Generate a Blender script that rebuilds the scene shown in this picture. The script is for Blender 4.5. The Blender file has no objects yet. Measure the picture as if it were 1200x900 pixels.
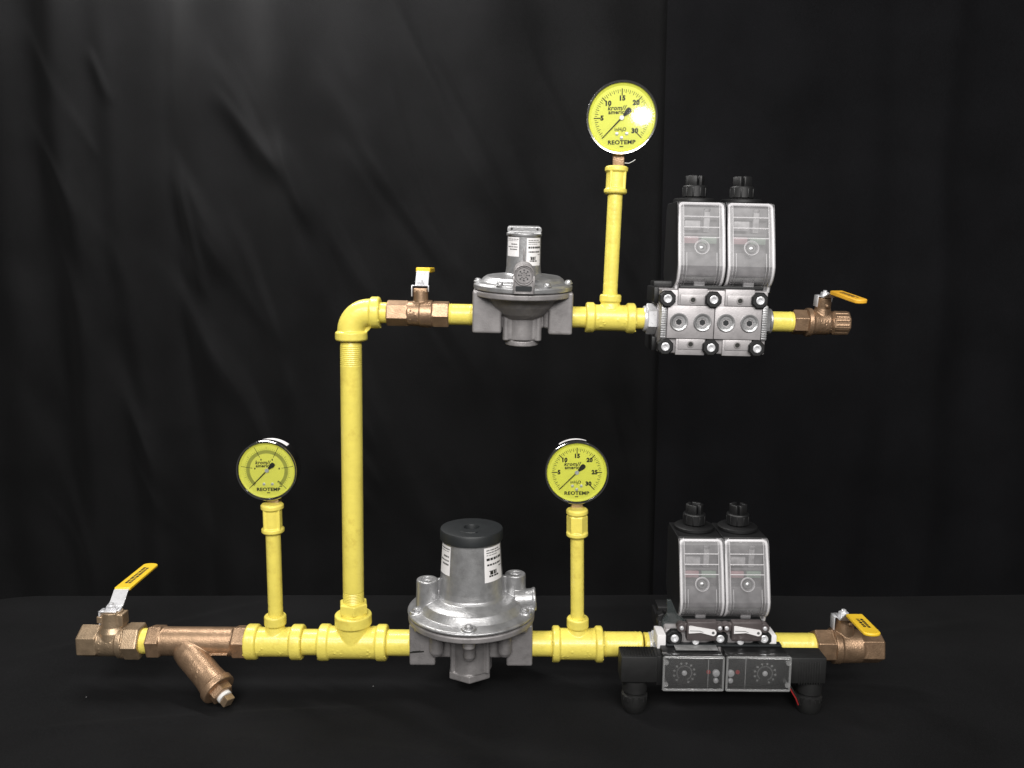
import bpy, bmesh, math, random
import numpy as np
from mathutils import Matrix, Vector

random.seed(7)
PI = math.pi
SC = bpy.context.scene
COL = SC.collection

# ------------------------------------------------------------------ camera
F_PX = 971.0                     # focal length in pixels of a 1200 px wide frame
PITCH = math.radians(8.0)
TABLE_Z = 0.75
CAM = Vector((0.0, -1.4, TABLE_Z + 0.75))
cd = bpy.data.cameras.new('camera')
cam = bpy.data.objects.new('camera', cd)
COL.objects.link(cam)
cam.location = CAM
cam.rotation_euler = (PI / 2 - PITCH, 0, 0)
cd.sensor_width = 36.0
cd.lens = 36.0 * F_PX / 1200.0
cd.clip_start = 0.05
cd.clip_end = 100
SC.camera = cam

# ------------------------------------------------------------------ world, exposure, lamps
w = bpy.data.worlds.new('World')
SC.world = w
w.use_nodes = True
bg = w.node_tree.nodes['Background']
bg.inputs[0].default_value = (1.0, 0.99, 0.98, 1)
bg.inputs[1].default_value = 0.055
SC.view_settings.view_transform = 'Standard'
SC.view_settings.look = 'None'
SC.view_settings.exposure = 0.0
SC.view_settings.gamma = 1.0
SC.cycles.transparent_max_bounces = 24


def area(name, loc, aim, sx, sy, power, shape='RECTANGLE', color=(1, 0.98, 0.955)):
    ld = bpy.data.lights.new(name, 'AREA')
    ld.shape = shape
    ld.size = sx
    ld.size_y = sy
    ld.energy = power
    ld.color = color
    o = bpy.data.objects.new(name, ld)
    COL.objects.link(o)
    o.location = loc
    o.rotation_euler = (Vector(aim) - Vector(loc)).to_track_quat('-Z', 'Y').to_euler()
    return o


area('ceiling_lamp', (-0.85, -1.75, CAM.z + 1.3), (0.0, 0.0, CAM.z - 0.3), 1.2, 0.5, 30)
area('ceiling_lamp', (0.95, -1.95, CAM.z + 1.35), (0.1, 0, CAM.z - 0.3), 1.2, 0.5, 30)
area('fill_lamp', (0.1, -3.6, CAM.z + 1.35), (0.0, 0, CAM.z - 0.35), 2.6, 0.7, 104)  # added fill behind the camera, brightens the dials and other upright faces
area('drape_fill', (-0.75, 0.50, CAM.z + 1.05), (-0.55, 0.80, CAM.z + 0.2), 1.3, 0.15, 27)  # added lamp close above the curtain, brightens its top and rakes the folds


# ------------------------------------------------------------------ pixel -> place
def ray(px, py):
    x = (px - 600.0) / F_PX
    y = (450.0 - py) / F_PX
    c, s = math.cos(PITCH), math.sin(PITCH)
    return Vector((x, c + y * s, -s + y * c))


def W(px, py, Y=0.0):
    d = ray(px, py)
    return CAM + d * ((Y - CAM.y) / d.y)


def onz(px, py, Z):
    d = ray(px, py)
    return CAM + d * ((Z - CAM.z) / d.z)


FWD = Vector((0, math.cos(PITCH), -math.sin(PITCH)))


def mpp(p):                       # metres covered by one photo pixel at point p
    return (p - CAM).dot(FWD) / F_PX


def LOW(px):
    return W(px, 750.5 + (px - 95) * 0.0070)


def UPP(px):
    return W(px, 366.3 + (px - 440) * 0.0225)


def axis_frame(fn, px, roll=0.0, yaw=0.0):
    p = fn(px)
    e1 = (fn(px + 50) - fn(px - 50)).normalized()
    e2 = Vector((0, 1, 0))
    e3 = e1.cross(e2).normalized()
    e2 = e3.cross(e1)
    M = Matrix((e1, e2, e3)).transposed().to_4x4()
    M = Matrix.Translation(p) @ M @ Matrix.Rotation(math.radians(yaw), 4, 'Z') @ Matrix.Rotation(math.radians(roll), 4, 'X')
    return M, mpp(p)


def place_frame(p, up=Vector((0, 0, 1)), yaw=0.0, tilt=0.0):
    e3 = up.normalized()
    e1 = Vector((1, 0, 0))
    e2 = e3.cross(e1).normalized()
    e1 = e2.cross(e3)
    M = Matrix((e1, e2, e3)).transposed().to_4x4()
    return Matrix.Translation(p) @ M @ Matrix.Rotation(math.radians(yaw), 4, 'Z') @ Matrix.Rotation(math.radians(tilt), 4, 'X'), mpp(p)


# ------------------------------------------------------------------ materials
def nd(nt, t, **kw):
    n = nt.nodes.new(t)
    for k, v in kw.items():
        setattr(n, k, v)
    return n


def mat(name, col, rough=0.5, metal=0.0, var=0.12, vscale=60.0, bump=0.0, bscale=300.0, rvar=0.1,
        spec=0.5, dirt=None, dirt_amt=0.0, dirt_scale=40.0, coat=0.0):
    m = bpy.data.materials.new(name)
    m.use_nodes = True
    nt = m.node_tree
    b = nt.nodes['Principled BSDF']
    tc = nd(nt, 'ShaderNodeTexCoord')
    n1 = nd(nt, 'ShaderNodeTexNoise')
    n1.inputs['Scale'].default_value = vscale
    n1.inputs['Detail'].default_value = 6
    nt.links.new(tc.outputs['Object'], n1.inputs['Vector'])
    r = nd(nt, 'ShaderNodeValToRGB')
    r.color_ramp.elements[0].position = 0.3
    r.color_ramp.elements[1].position = 0.7
    r.color_ramp.elements[0].color = tuple(c * (1 - var) for c in col) + (1,)
    r.color_ramp.elements[1].color = tuple(min(1, c * (1 + var)) for c in col) + (1,)
    nt.links.new(n1.outputs[0], r.inputs[0])
    src = r.outputs[0]
    if dirt:
        n3 = nd(nt, 'ShaderNodeTexNoise')
        n3.inputs['Scale'].default_value = dirt_scale
        n3.inputs['Detail'].default_value = 8
        n3.inputs['Roughness'].default_value = 0.7
        nt.links.new(tc.outputs['Object'], n3.inputs['Vector'])
        r3 = nd(nt, 'ShaderNodeMapRange')
        r3.inputs[1].default_value = 0.52
        r3.inputs[2].default_value = 0.72
        r3.inputs[3].default_value = 0.0
        r3.inputs[4].default_value = dirt_amt
        nt.links.new(n3.outputs[0], r3.inputs[0])
        mx = nd(nt, 'ShaderNodeMix', data_type='RGBA')
        nt.links.new(r3.outputs[0], mx.inputs[0])
        nt.links.new(src, mx.inputs[6])
        mx.inputs[7].default_value = tuple(dirt) + (1,)
        src = mx.outputs[2]
    nt.links.new(src, b.inputs['Base Color'])
    b.inputs['Metallic'].default_value = metal
    b.inputs['Specular IOR Level'].default_value = spec
    b.inputs['Coat Weight'].default_value = coat
    b.inputs['Coat Roughness'].default_value = 0.15
    mr = nd(nt, 'ShaderNodeMapRange')
    mr.inputs[3].default_value = max(0.02, rough - rvar)
    mr.inputs[4].default_value = min(1, rough + rvar)
    n2 = nd(nt, 'ShaderNodeTexNoise')
    n2.inputs['Scale'].default_value = bscale
    n2.inputs['Detail'].default_value = 4
    nt.links.new(tc.outputs['Object'], n2.inputs['Vector'])
    nt.links.new(n2.outputs[0], mr.inputs[0])
    nt.links.new(mr.outputs[0], b.inputs['Roughness'])
    if bump > 0:
        bp = nd(nt, 'ShaderNodeBump')
        bp.inputs['Strength'].default_value = 1.0
        bp.inputs['Distance'].default_value = bump
        nt.links.new(n2.outputs[0], bp.inputs['Height'])
        nt.links.new(bp.outputs[0], b.inputs['Normal'])
    return m


def clear(name, fac, col=(0.8, 0.8, 0.82), rough=0.3, nscale=0.0, ior=1.5):
    """see-through plastic: part of the light passes straight, the rest is scattered by the surface"""
    m = bpy.data.materials.new(name)
    m.use_nodes = True
    nt = m.node_tree
    b = nt.nodes['Principled BSDF']
    out = nt.nodes['Material Output']
    b.inputs['Base Color'].default_value = tuple(col) + (1,)
    b.inputs['Roughness'].default_value = rough
    t = nd(nt, 'ShaderNodeBsdfTransparent')
    mx = nd(nt, 'ShaderNodeMixShader')
    mx.inputs[0].default_value = fac
    if nscale:
        tc = nd(nt, 'ShaderNodeTexCoord')
        n = nd(nt, 'ShaderNodeTexNoise')
        n.inputs['Scale'].default_value = nscale
        nt.links.new(tc.outputs['Object'], n.inputs['Vector'])
        mr = nd(nt, 'ShaderNodeMapRange')
        mr.inputs[3].default_value = fac * 0.45
        mr.inputs[4].default_value = fac * 1.55
        nt.links.new(n.outputs[0], mr.inputs[0])
        nt.links.new(mr.outputs[0], mx.inputs[0])
    nt.links.new(t.outputs[0], mx.inputs[1])
    nt.links.new(b.outputs[0], mx.inputs[2])
    b.inputs['Specular IOR Level'].default_value = 0.0
    g = nd(nt, 'ShaderNodeBsdfGlossy')
    g.inputs['Roughness'].default_value = rough
    f = nd(nt, 'ShaderNodeFresnel')
    f.inputs[0].default_value = ior
    m2 = nd(nt, 'ShaderNodeMixShader')
    nt.links.new(f.outputs[0], m2.inputs[0])
    nt.links.new(mx.outputs[0], m2.inputs[1])
    nt.links.new(g.outputs[0], m2.inputs[2])
    nt.links.new(m2.outputs[0], out.inputs[0])
    return m


def glass_mat(name):
    m = bpy.data.materials.new(name)
    m.use_nodes = True
    nt = m.node_tree
    nt.nodes.remove(nt.nodes['Principled BSDF'])
    out = nt.nodes['Material Output']
    t = nd(nt, 'ShaderNodeBsdfTransparent')
    t.inputs[0].default_value = (0.97, 0.98, 0.97, 1)
    g = nd(nt, 'ShaderNodeBsdfGlossy')
    g.inputs['Roughness'].default_value = 0.06
    f = nd(nt, 'ShaderNodeFresnel')
    f.inputs[0].default_value = 1.5
    mx = nd(nt, 'ShaderNodeMixShader')
    nt.links.new(f.outputs[0], mx.inputs[0])
    nt.links.new(t.outputs[0], mx.inputs[1])
    nt.links.new(g.outputs[0], mx.inputs[2])
    nt.links.new(mx.outputs[0], out.inputs[0])
    return m


def cloth_mat(name, col, specks=False):
    m = bpy.data.materials.new(name)
    m.use_nodes = True
    nt = m.node_tree
    b = nt.nodes['Principled BSDF']
    tc = nd(nt, 'ShaderNodeTexCoord')
    n1 = nd(nt, 'ShaderNodeTexNoise')
    n1.inputs['Scale'].default_value = 420
    n1.inputs['Detail'].default_value = 3
    nt.links.new(tc.outputs['Object'], n1.inputs['Vector'])
    n0 = nd(nt, 'ShaderNodeTexNoise')
    n0.inputs['Scale'].default_value = 5
    n0.inputs['Detail'].default_value = 4
    nt.links.new(tc.outputs['Object'], n0.inputs['Vector'])
    ad = nd(nt, 'ShaderNodeMath', operation='ADD')
    nt.links.new(n1.outputs[0], ad.inputs[0])
    nt.links.new(n0.outputs[0], ad.inputs[1])
    r = nd(nt, 'ShaderNodeMapRange')
    r.inputs[1].default_value = 0.6
    r.inputs[2].default_value = 1.4
    r.inputs[3].default_value = 0.55
    r.inputs[4].default_value = 1.45
    nt.links.new(ad.outputs[0], r.inputs[0])
    mul = nd(nt, 'ShaderNodeVectorMath', operation='SCALE')
    mul.inputs[0].default_value = col
    nt.links.new(r.outputs[0], mul.inputs['Scale'])
    src = mul.outputs[0]
    if specks:
        v = nd(nt, 'ShaderNodeTexVoronoi')
        v.inputs['Scale'].default_value = 24
        nt.links.new(tc.outputs['Object'], v.inputs['Vector'])
        lt = nd(nt, 'ShaderNodeMath', operation='LESS_THAN')
        lt.inputs[1].default_value = 0.028
        nt.links.new(v.outputs['Distance'], lt.inputs[0])
        sp = nd(nt, 'ShaderNodeSeparateColor')
        nt.links.new(v.outputs['Color'], sp.inputs[0])
        gt = nd(nt, 'ShaderNodeMath', operation='GREATER_THAN')
        gt.inputs[1].default_value = 0.93
        nt.links.new(sp.outputs[0], gt.inputs[0])
        mm = nd(nt, 'ShaderNodeMath', operation='MULTIPLY')
        nt.links.new(lt.outputs[0], mm.inputs[0])
        nt.links.new(gt.outputs[0], mm.inputs[1])
        mx = nd(nt, 'ShaderNodeMix', data_type='RGBA')
        nt.links.new(mm.outputs[0], mx.inputs[0])
        nt.links.new(src, mx.inputs[6])
        mx.inputs[7].default_value = (0.3, 0.3, 0.3, 1)
        src = mx.outputs[2]
    nt.links.new(src, b.inputs['Base Color'])
    b.inputs['Roughness'].default_value = 0.9
    b.inputs['Specular IOR Level'].default_value = 0.08
    b.inputs['Sheen Weight'].default_value = 0.015
    bp = nd(nt, 'ShaderNodeBump')
    bp.inputs['Distance'].default_value = 0.0004
    nt.links.new(n1.outputs[0], bp.inputs['Height'])
    nt.links.new(bp.outputs[0], b.inputs['Normal'])
    return m


YEL = mat('yellow_paint', (0.82, 0.69, 0.13), 0.36, 0, 0.06, 30, 0.0005, 190, 0.12, dirt=(0.50, 0.35, 0.05), dirt_amt=0.5, dirt_scale=38, coat=0.25)
BRZ = mat('cast_bronze', (0.40, 0.262, 0.163), 0.40, 0.72, 0.25, 45, 0.0004, 420, 0.1, dirt=(0.22, 0.13, 0.085), dirt_amt=0.55)
BRS = mat('brass', (0.45, 0.33, 0.215), 0.40, 0.72, 0.22, 45, 0.0003, 420, 0.1, dirt=(0.25, 0.16, 0.09), dirt_amt=0.5)
ALU = mat('cast_aluminium', (0.40, 0.40, 0.405), 0.36, 0.65, 0.16, 60, 0.0003, 450, 0.12, dirt=(0.18, 0.175, 0.17), dirt_amt=0.55)
ALD = mat('dull_aluminium', (0.29, 0.275, 0.275), 0.50, 0.45, 0.14, 60, 0.0003, 450, 0.1, dirt=(0.15, 0.14, 0.14), dirt_amt=0.6)
VALV = mat('machined_aluminium', (0.42, 0.40, 0.405), 0.48, 0.4, 0.10, 60, 0.0002, 450, 0.1, dirt=(0.26, 0.25, 0.25), dirt_amt=0.4)
ZNC = mat('bright_zinc', (0.80, 0.80, 0.82), 0.30, 0.45, 0.06, 80, 0.0, 300, 0.08)
CHR = mat('polished_steel', (0.75, 0.74, 0.72), 0.12, 1.0, 0.04, 80, 0, 300, 0.04)
BLK = mat('black_plastic', (0.007, 0.007, 0.0075), 0.5, 0, 0.2, 90, 0.0001, 600, 0.1)
BLR = mat('black_ribbed_plastic', (0.009, 0.009, 0.009), 0.6, 0, 0.2, 90, 0.0002, 500, 0.1)
CAPM = mat('dark_grey_plastic', (0.015, 0.017, 0.0185), 0.5, 0, 0.1, 60, 0.0001, 500, 0.08)
DIAL = mat('yellow_dial', (0.86, 0.86, 0.13), 0.5, 0, 0.02, 20)
DIAL2 = mat('ring_dial_brightened', (0.96, 0.93, 0.15), 0.5, 0, 0.02, 20)  # lower left dial, yellow raised to make up for weak lamp light there
DIAL3 = mat('yellow_dial_brightened', (0.97, 0.96, 0.13), 0.5, 0, 0.02, 20)  # same yellow as the upper dial, brightened to offset weaker lamp light below
BAND = mat('dial_grey_green', (0.42, 0.42, 0.075), 0.6)
INK = mat('black_ink', (0.012, 0.012, 0.010), 0.6)
INKG = mat('grey_ink', (0.10, 0.10, 0.10), 0.6, 0, 0.3, 400)
WHT = mat('paper_white', (0.80, 0.78, 0.78), 0.55, 0, 0.03, 60)
TAPE = mat('white_tape', (0.80, 0.79, 0.77), 0.6)
GRIP = mat('yellow_vinyl', (0.86, 0.56, 0.035), 0.38, 0, 0.05, 40)
GRIPO = mat('orange_yellow_vinyl', (0.78, 0.42, 0.035), 0.38, 0, 0.05, 40)
GLASS = glass_mat('clear_glass')
COVER = clear('frosted_polycarbonate', 0.15, (0.84, 0.82, 0.84), 0.36, 45, 1.33)
RIB = clear('moulded_polycarbonate_rib', 0.38, (0.88, 0.86, 0.88), 0.35, 0, 1.33)
RIM = clear('thick_polycarbonate', 0.60, (0.92, 0.90, 0.92), 0.3)
LID = clear('clear_polycarbonate', 0.04, (0.7, 0.7, 0.7), 0.15)
LIDR = clear('clear_polycarbonate_edge', 0.22, (0.75, 0.75, 0.75), 0.2)
BRK = clear('smoked_plastic', 0.6, (0.05, 0.06, 0.06), 0.35)
BOARD = mat('grey_terminal_board', (0.07, 0.067, 0.07), 0.6, 0, 0.45, 60)
TERM = mat('pale_terminal', (0.19, 0.185, 0.19), 0.5, 0, 0.4, 90)
BOARDD = mat('dark_terminal_board', (0.05, 0.052, 0.05), 0.6, 0, 0.3, 70)
GRN = mat('green_plastic', (0.10, 0.15, 0.11), 0.6)
PNK = mat('pink_plastic', (0.22, 0.12, 0.13), 0.6)
RED = mat('red_plastic', (0.30, 0.02, 0.02), 0.5)
IND = mat('brown_grey_plastic', (0.075, 0.062, 0.062), 0.45, 0, 0.15, 80)
CLOTH = cloth_mat('black_table_fabric', (0.0066, 0.0066, 0.0071), True)
DRAPE = cloth_mat('black_drape_fabric', (0.0068, 0.0068, 0.0072))
DRAPE2 = cloth_mat('black_smooth_drape_fabric', (0.0052, 0.0052, 0.0060))


# ------------------------------------------------------------------ mesh builder
def along(p0, p1):
    """matrix whose Z runs p0 -> p1; for a run along +X its local X is up and Y is towards the viewer"""
    p0, p1 = Vector(p0), Vector(p1)
    z = (p1 - p0).normalized()
    ref = Vector((0, 0, 1)) if abs(z.z) < 0.9 else Vector((0, -1, 0))
    x = (ref - z * ref.dot(z)).normalized()
    y = z.cross(x)
    M = Matrix((x, y, z)).transposed().to_4x4()
    return Matrix.Translation(p0) @ M


class MB:
    def __init__(self):
        self.bm = bmesh.new()

    def lathe(self, prof, p0, p1, segs=48, phase=0.0, mi=0, scale2=(1, 1)):
        """prof: (radius, distance from p0 along p0->p1)"""
        M = along(p0, p1)
        bm = self.bm
        rings = []
        for r, t in prof:
            if r <= 1e-6:
                rings.append([bm.verts.new(M @ Vector((0, 0, t)))])
            else:
                rings.append([bm.verts.new(M @ Vector((r * scale2[0] * math.cos(phase + 2 * PI * k / segs), r * scale2[1] * math.sin(phase + 2 * PI * k / segs), t))) for k in range(segs)])
        fs = []
        for a, b in zip(rings[:-1], rings[1:]):
            for k in range(segs):
                k2 = (k + 1) % segs
                if len(a) == 1 and len(b) == 1:
                    continue
                if len(a) == 1:
                    fs.append(bm.faces.new((a[0], b[k2], b[k])))
                elif len(b) == 1:
                    fs.append(bm.faces.new((a[k], a[k2], b[0])))
                else:
                    fs.append(bm.faces.new((a[k], a[k2], b[k2], b[k])))
        if len(rings[0]) > 1:
            fs.append(bm.faces.new(list(reversed(rings[0]))))
        if len(rings[-1]) > 1:
            fs.append(bm.faces.new(rings[-1]))
        for f in fs:
            f.material_index = mi
        return self

    def ring(self, prof, p0, p1, segs=64, mi=0):
        """closed profile swept round the axis"""
        M = along(p0, p1)
        bm = self.bm
        n = len(prof)
        vs = [[bm.verts.new(M @ Vector((r * math.cos(2 * PI * k / segs), r * math.sin(2 * PI * k / segs), t))) for r, t in prof] for k in range(segs)]
        for k in range(segs):
            a, b = vs[k], vs[(k + 1) % segs]
            for i in range(n):
                j = (i + 1) % n
                bm.faces.new((a[i], b[i], b[j], a[j])).material_index = mi
        return self

    def cyl(self, r, p0, p1, segs=48, ch=0.0, phase=0.0, mi=0, r2=None):
        L = (Vector(p1) - Vector(p0)).length
        r2 = r if r2 is None else r2
        if ch > 0:
            prof = [(r - ch, 0), (r, ch), (r2, L - ch), (r2 - ch, L)]
        else:
            prof = [(r, 0), (r2, L)]
        return self.lathe(prof, p0, p1, segs, phase, mi)

    def hexa(self, r, p0, p1, phase=0.0, ch=1.2, mi=0, n=6):
        return self.cyl(r, p0, p1, n, ch, math.radians(phase), mi)

    def sphere(self, c, r, mi=0, sz=1.0, segs=20):
        prof = [(max(0, r * math.cos(a)), r * sz * math.sin(a)) for a in [-PI / 2 + PI * i / 10 for i in range(11)]]
        prof[0] = (0, -r * sz)
        prof[-1] = (0, r * sz)
        c = Vector(c)
        return self.lathe(prof, c, c + Vector((0, 0, 1)), segs, 0, mi)

    def dome(self, c, d, r, h, mi=0, segs=20):
        """rounded screw head at c rising along d"""
        prof = [(r, -h * 0.4), (r, h * 0.3), (r * 0.85, h * 0.75), (r * 0.5, h), (0, h * 1.02)]
        return self.lathe(prof, Vector(c), Vector(c) + Vector(d), segs, 0, mi)

    def box(self, lo, hi, bev=0.0, mi=0, seg=2, M=None):
        bm = self.bm
        lo, hi = Vector(lo), Vector(hi)
        vs = [bm.verts.new((x, y, z)) for x in (lo.x, hi.x) for y in (lo.y, hi.y) for z in (lo.z, hi.z)]
        q = [(0, 1, 3, 2), (4, 6, 7, 5), (0, 4, 5, 1), (2, 3, 7, 6), (0, 2, 6, 4), (1, 5, 7, 3)]
        fs = [bm.faces.new([vs[i] for i in f]) for f in q]
        allv = vs
        if bev > 0:
            es = list({e for f in fs for e in f.edges})
            r = bmesh.ops.bevel(bm, geom=es, offset=bev, segments=seg, affect='EDGES', profile=0.5)
            fs = list({f for f in r['faces']} | {f for v in r['verts'] for f in v.link_faces})
            allv = list({v for f in fs for v in f.verts})
        for f in fs:
            f.material_index = mi
        if M is not None:
            for v in allv:
                v.co = M @ v.co
        return self

    def prism(self, poly, d0, d1, axis='y', mi=0, M=None):
        """poly in (x,z) swept y d0..d1, or in (y,z) swept x d0..d1, or (x,y) swept z"""
        bm = self.bm

        def P(a, b, d):
            v = {'y': (a, d, b), 'x': (d, a, b), 'z': (a, b, d)}[axis]
            return M @ Vector(v) if M is not None else Vector(v)
        A = [bm.verts.new(P(a, b, d0)) for a, b in poly]
        B = [bm.verts.new(P(a, b, d1)) for a, b in poly]
        n = len(poly)
        fs = [bm.faces.new(A), bm.faces.new(list(reversed(B)))]
        for i in range(n):
            j = (i + 1) % n
            fs.append(bm.faces.new((A[j], A[i], B[i], B[j])))
        bmesh.ops.recalc_face_normals(bm, faces=fs)
        for f in fs:
            f.material_index = mi
        return self

    def tube(self, pts, r, segs=12, mi=0):
        bm = self.bm
        pts = [Vector(p) for p in pts]
        n = len(pts)
        rr = r if isinstance(r, (list, tuple)) else [r] * n
        rings = []
        ref = Vector((0, 0, 1))
        for i, p in enumerate(pts):
            t = (pts[min(n - 1, i + 1)] - pts[max(0, i - 1)]).normalized()
            if abs(t.dot(ref)) > 0.95:
                ref = Vector((0, 1, 0))
            x = (ref - t * ref.dot(t)).normalized()
            y = t.cross(x)
            ref = x
            rings.append([bm.verts.new(p + (x * math.cos(2 * PI * k / segs) + y * math.sin(2 * PI * k / segs)) * rr[i]) for k in range(segs)])
        for a, b in zip(rings[:-1], rings[1:]):
            for k in range(segs):
                k2 = (k + 1) % segs
                bm.faces.new((a[k], a[k2], b[k2], b[k])).material_index = mi
        bm.faces.new(list(reversed(rings[0]))).material_index = mi
        bm.faces.new(rings[-1]).material_index = mi
        return self

    def flat(self, pts, mi=0):
        """one face through the given points"""
        f = self.bm.faces.new([self.bm.verts.new(p) for p in pts])
        f.material_index = mi
        return self

    def text(self, s, size, fn, mi=0, bold=0.0, sx=1.0, shear=0.0):
        """lettering: fn maps flat (x, y) to a point"""
        cu = bpy.data.curves.new('lettering', 'FONT')
        cu.body = s
        cu.size = size
        cu.align_x = 'CENTER'
        cu.align_y = 'CENTER'
        cu.offset = bold
        cu.shear = shear
        cu.space_character = 1.08
        cu.resolution_u = 3
        o = bpy.data.objects.new('lettering', cu)
        COL.objects.link(o)
        dg = bpy.context.evaluated_depsgraph_get()
        me = o.evaluated_get(dg).to_mesh()
        vs = [self.bm.verts.new(fn(v.co.x * sx, v.co.y)) for v in me.vertices]
        for p in me.polygons:
            try:
                self.bm.faces.new([vs[i] for i in p.vertices]).material_index = mi
            except ValueError:
                pass
        o.evaluated_get(dg).to_mesh_clear()
        bpy.data.objects.remove(o)
        bpy.data.curves.remove(cu)
        return self

    def build(self, name, mats, parent, fr, vox=0, smooth=0, sharp=32, recalc=True, bev=0):
        M, s = fr
        if recalc:
            bmesh.ops.recalc_face_normals(self.bm, faces=self.bm.faces)
        me = bpy.data.meshes.new(name)
        self.bm.transform(Matrix.Scale(s, 4))
        self.bm.to_mesh(me)
        self.bm.free()
        for m in (mats if isinstance(mats, (list, tuple)) else [mats]):
            me.materials.append(m)
        for p in me.polygons:
            p.use_smooth = True
        me.set_sharp_from_angle(angle=math.radians(sharp))
        o = bpy.data.objects.new(name, me)
        COL.objects.link(o)
        if parent is not None:
            o.parent = parent
            o.matrix_parent_inverse = Matrix.Identity(4)
            o.matrix_basis = world_of(parent).inverted() @ M
        else:
            o.matrix_basis = M
        WORLD[o.name] = M.copy()
        if bev:
            md = o.modifiers.new('bevel', 'BEVEL')
            md.width = bev * s
            md.segments = 2
            md.limit_method = 'ANGLE'
            md.angle_limit = math.radians(40)
        if vox:
            md = o.modifiers.new('remesh', 'REMESH')
            md.mode = 'VOXEL'
            md.voxel_size = vox * s
            md.use_smooth_shade = True
        if smooth:
            md = o.modifiers.new('smooth', 'SMOOTH')
            md.factor = 0.5
            md.iterations = smooth
        return o


WORLD = {}


def world_of(o):
    return WORLD[o.name]


def arch(hw, z0, z1, r, n=6):
    """rounded rectangle in a plane, counter-clockwise"""
    pts = []
    for cx, cz, a0 in ((hw - r, z1 - r, 0), (-hw + r, z1 - r, 90), (-hw + r, z0 + r, 180), (hw - r, z0 + r, 270)):
        for i in range(n + 1):
            a = math.radians(a0 + 90 * i / n)
            pts.append((cx + r * math.cos(a), cz + r * math.sin(a)))
    return pts


# ------------------------------------------------------------------ setting: drapes and table cloth
def grid_obj(name, P, m, thick=0.0):
    ny, nx, _ = P.shape
    me = bpy.data.meshes.new(name)
    idx = np.arange(nx * ny).reshape(ny, nx)
    q = np.stack([idx[:-1, :-1], idx[:-1, 1:], idx[1:, 1:], idx[1:, :-1]], -1).reshape(-1, 4)
    me.from_pydata(P.reshape(-1, 3).tolist(), [], q.tolist())
    me.materials.append(m)
    for p in me.polygons:
        p.use_smooth = True
    o = bpy.data.objects.new(name, me)
    COL.objects.link(o)
    if thick:
        md = o.modifiers.new('solidify', 'SOLIDIFY')
        md.thickness = thick
    return o


def drape(name, x0, x1, Y, seed, wrinkles, folds, m, label):
    rs = np.random.RandomState(seed)
    z0, z1 = 0.02, 2.25
    nx = int((x1 - x0) / 0.0055)
    nz = 330
    X, Z = np.meshgrid(np.linspace(x0, x1, nx), np.linspace(z0, z1, nz))
    D = np.zeros_like(X)
    for (xc, wd, amp, sl) in folds:
        xx = X - xc - sl * (Z - 1.4) - 0.012 * np.sin(Z * 4.1 + xc * 9) - 0.006 * np.sin(Z * 9.7 + xc * 23)
        D += 1.15 * amp * np.exp(-(xx / wd) ** 2)
    for (ax, az, ang, ln, wd, amp, curv) in wrinkles:
        amp *= 1.55
        wd *= 1.12
        c, s = math.cos(ang), math.sin(ang)
        u = (X - ax) * c + (Z - az) * s
        v = -(X - ax) * s + (Z - az) * c + curv * u * u
        prof = np.where(v > 0, np.exp(-(v / wd) ** 2), np.exp(-(v / (wd * 2.4)) ** 2))
        D += amp * prof * np.exp(-(u / ln) ** 4)
    for k in range(5):
        D += 0.0009 * np.sin(X * rs.uniform(8, 30) + Z * rs.uniform(-6, 6) + rs.uniform(0, 6))
    P = np.stack([X, Y - D, Z], -1)
    P -= np.array([x0, Y, z0])
    o = grid_obj(name, P, m)
    o.location = (x0, Y, z0)
    o['label'] = label
    o['category'] = 'curtain'
    o['group'] = 'black backdrop curtains'
    return o


def wpix(px, py, Y):
    p = W(px, py, Y)
    return p.x, p.z


YB = 0.78
wr = []
rs = np.random.RandomState(3)


def crease(xa, ya, xb, yb, wd, amp, curv=0.0):
    ax, az = wpix(xa, ya, YB)
    bx, bz = wpix(xb, yb, YB)
    ang = math.atan2(bz - az, bx - ax)
    ln = math.hypot(bx - ax, bz - az) / 2
    wr.append(((ax + bx) / 2, (az + bz) / 2, ang, ln * 1.05, wd, amp, curv))


for a in ((250, 70, 325, 200, .016, .012), (330, 170, 365, 260, .014, .013), (345, 190, 430, 340, .014, .013),
          (255, 110, 325, 195, .012, .008), (465, 10, 530, 150, .016, .011), (380, 90, 470, 230, .016, .010),
          (500, 60, 600, 250, .018, .011), (430, 180, 520, 300, .014, .010), (200, 190, 280, 330, .018, .011),
          (205, 210, 235, 330, .012, .009), (270, 260, 330, 400, .014, .009), (330, 230, 420, 420, .016, .009),
          (60, 250, 130, 430, .022, .007), (30, 320, 75, 470, .022, .007), (90, 200, 120, 320, .014, .008),
          (180, 310, 290, 470, .018, .010), (240, 380, 330, 560, .02, .009), (130, 420, 230, 620, .02, .010),
          (460, 260, 560, 420, .016, .009), (530, 160, 640, 330, .018, .009), (620, 60, 690, 210, .018, .008),
          (600, 180, 700, 400, .02, .009), (420, 430, 520, 640, .02, .008), (560, 430, 680, 640, .02, .007),
          (330, 420, 400, 560, .018, .007), (40, 470, 120, 660, .02, .008), (690, 230, 770, 420, .018, .006),
          (400, 170, 450, 250, .014, .006)):
    crease(*a)
for k in range(36):
    x, y = rs.uniform(0, 740), rs.uniform(0, 640)
    L = rs.uniform(50, 140)
    a = rs.uniform(0.9, 1.35)
    crease(x, y, x + L * math.cos(a), y + L * math.sin(a), rs.uniform(.006, .014), rs.uniform(.0015, .0045))
fl = []
for px, wd, amp in ((20, .07, .03), (100, .06, .045), (160, .05, .03), (205, .06, -.045), (285, .07, -.015),
                    (345, .07, .035), (440, .08, .012), (560, .12, .02), (640, .07, -.012), (715, .06, .012), (-70, .08, .03)):
    fl.append((wpix(px, 300, YB)[0], wd, amp, rs.uniform(-.04, .02)))
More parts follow.
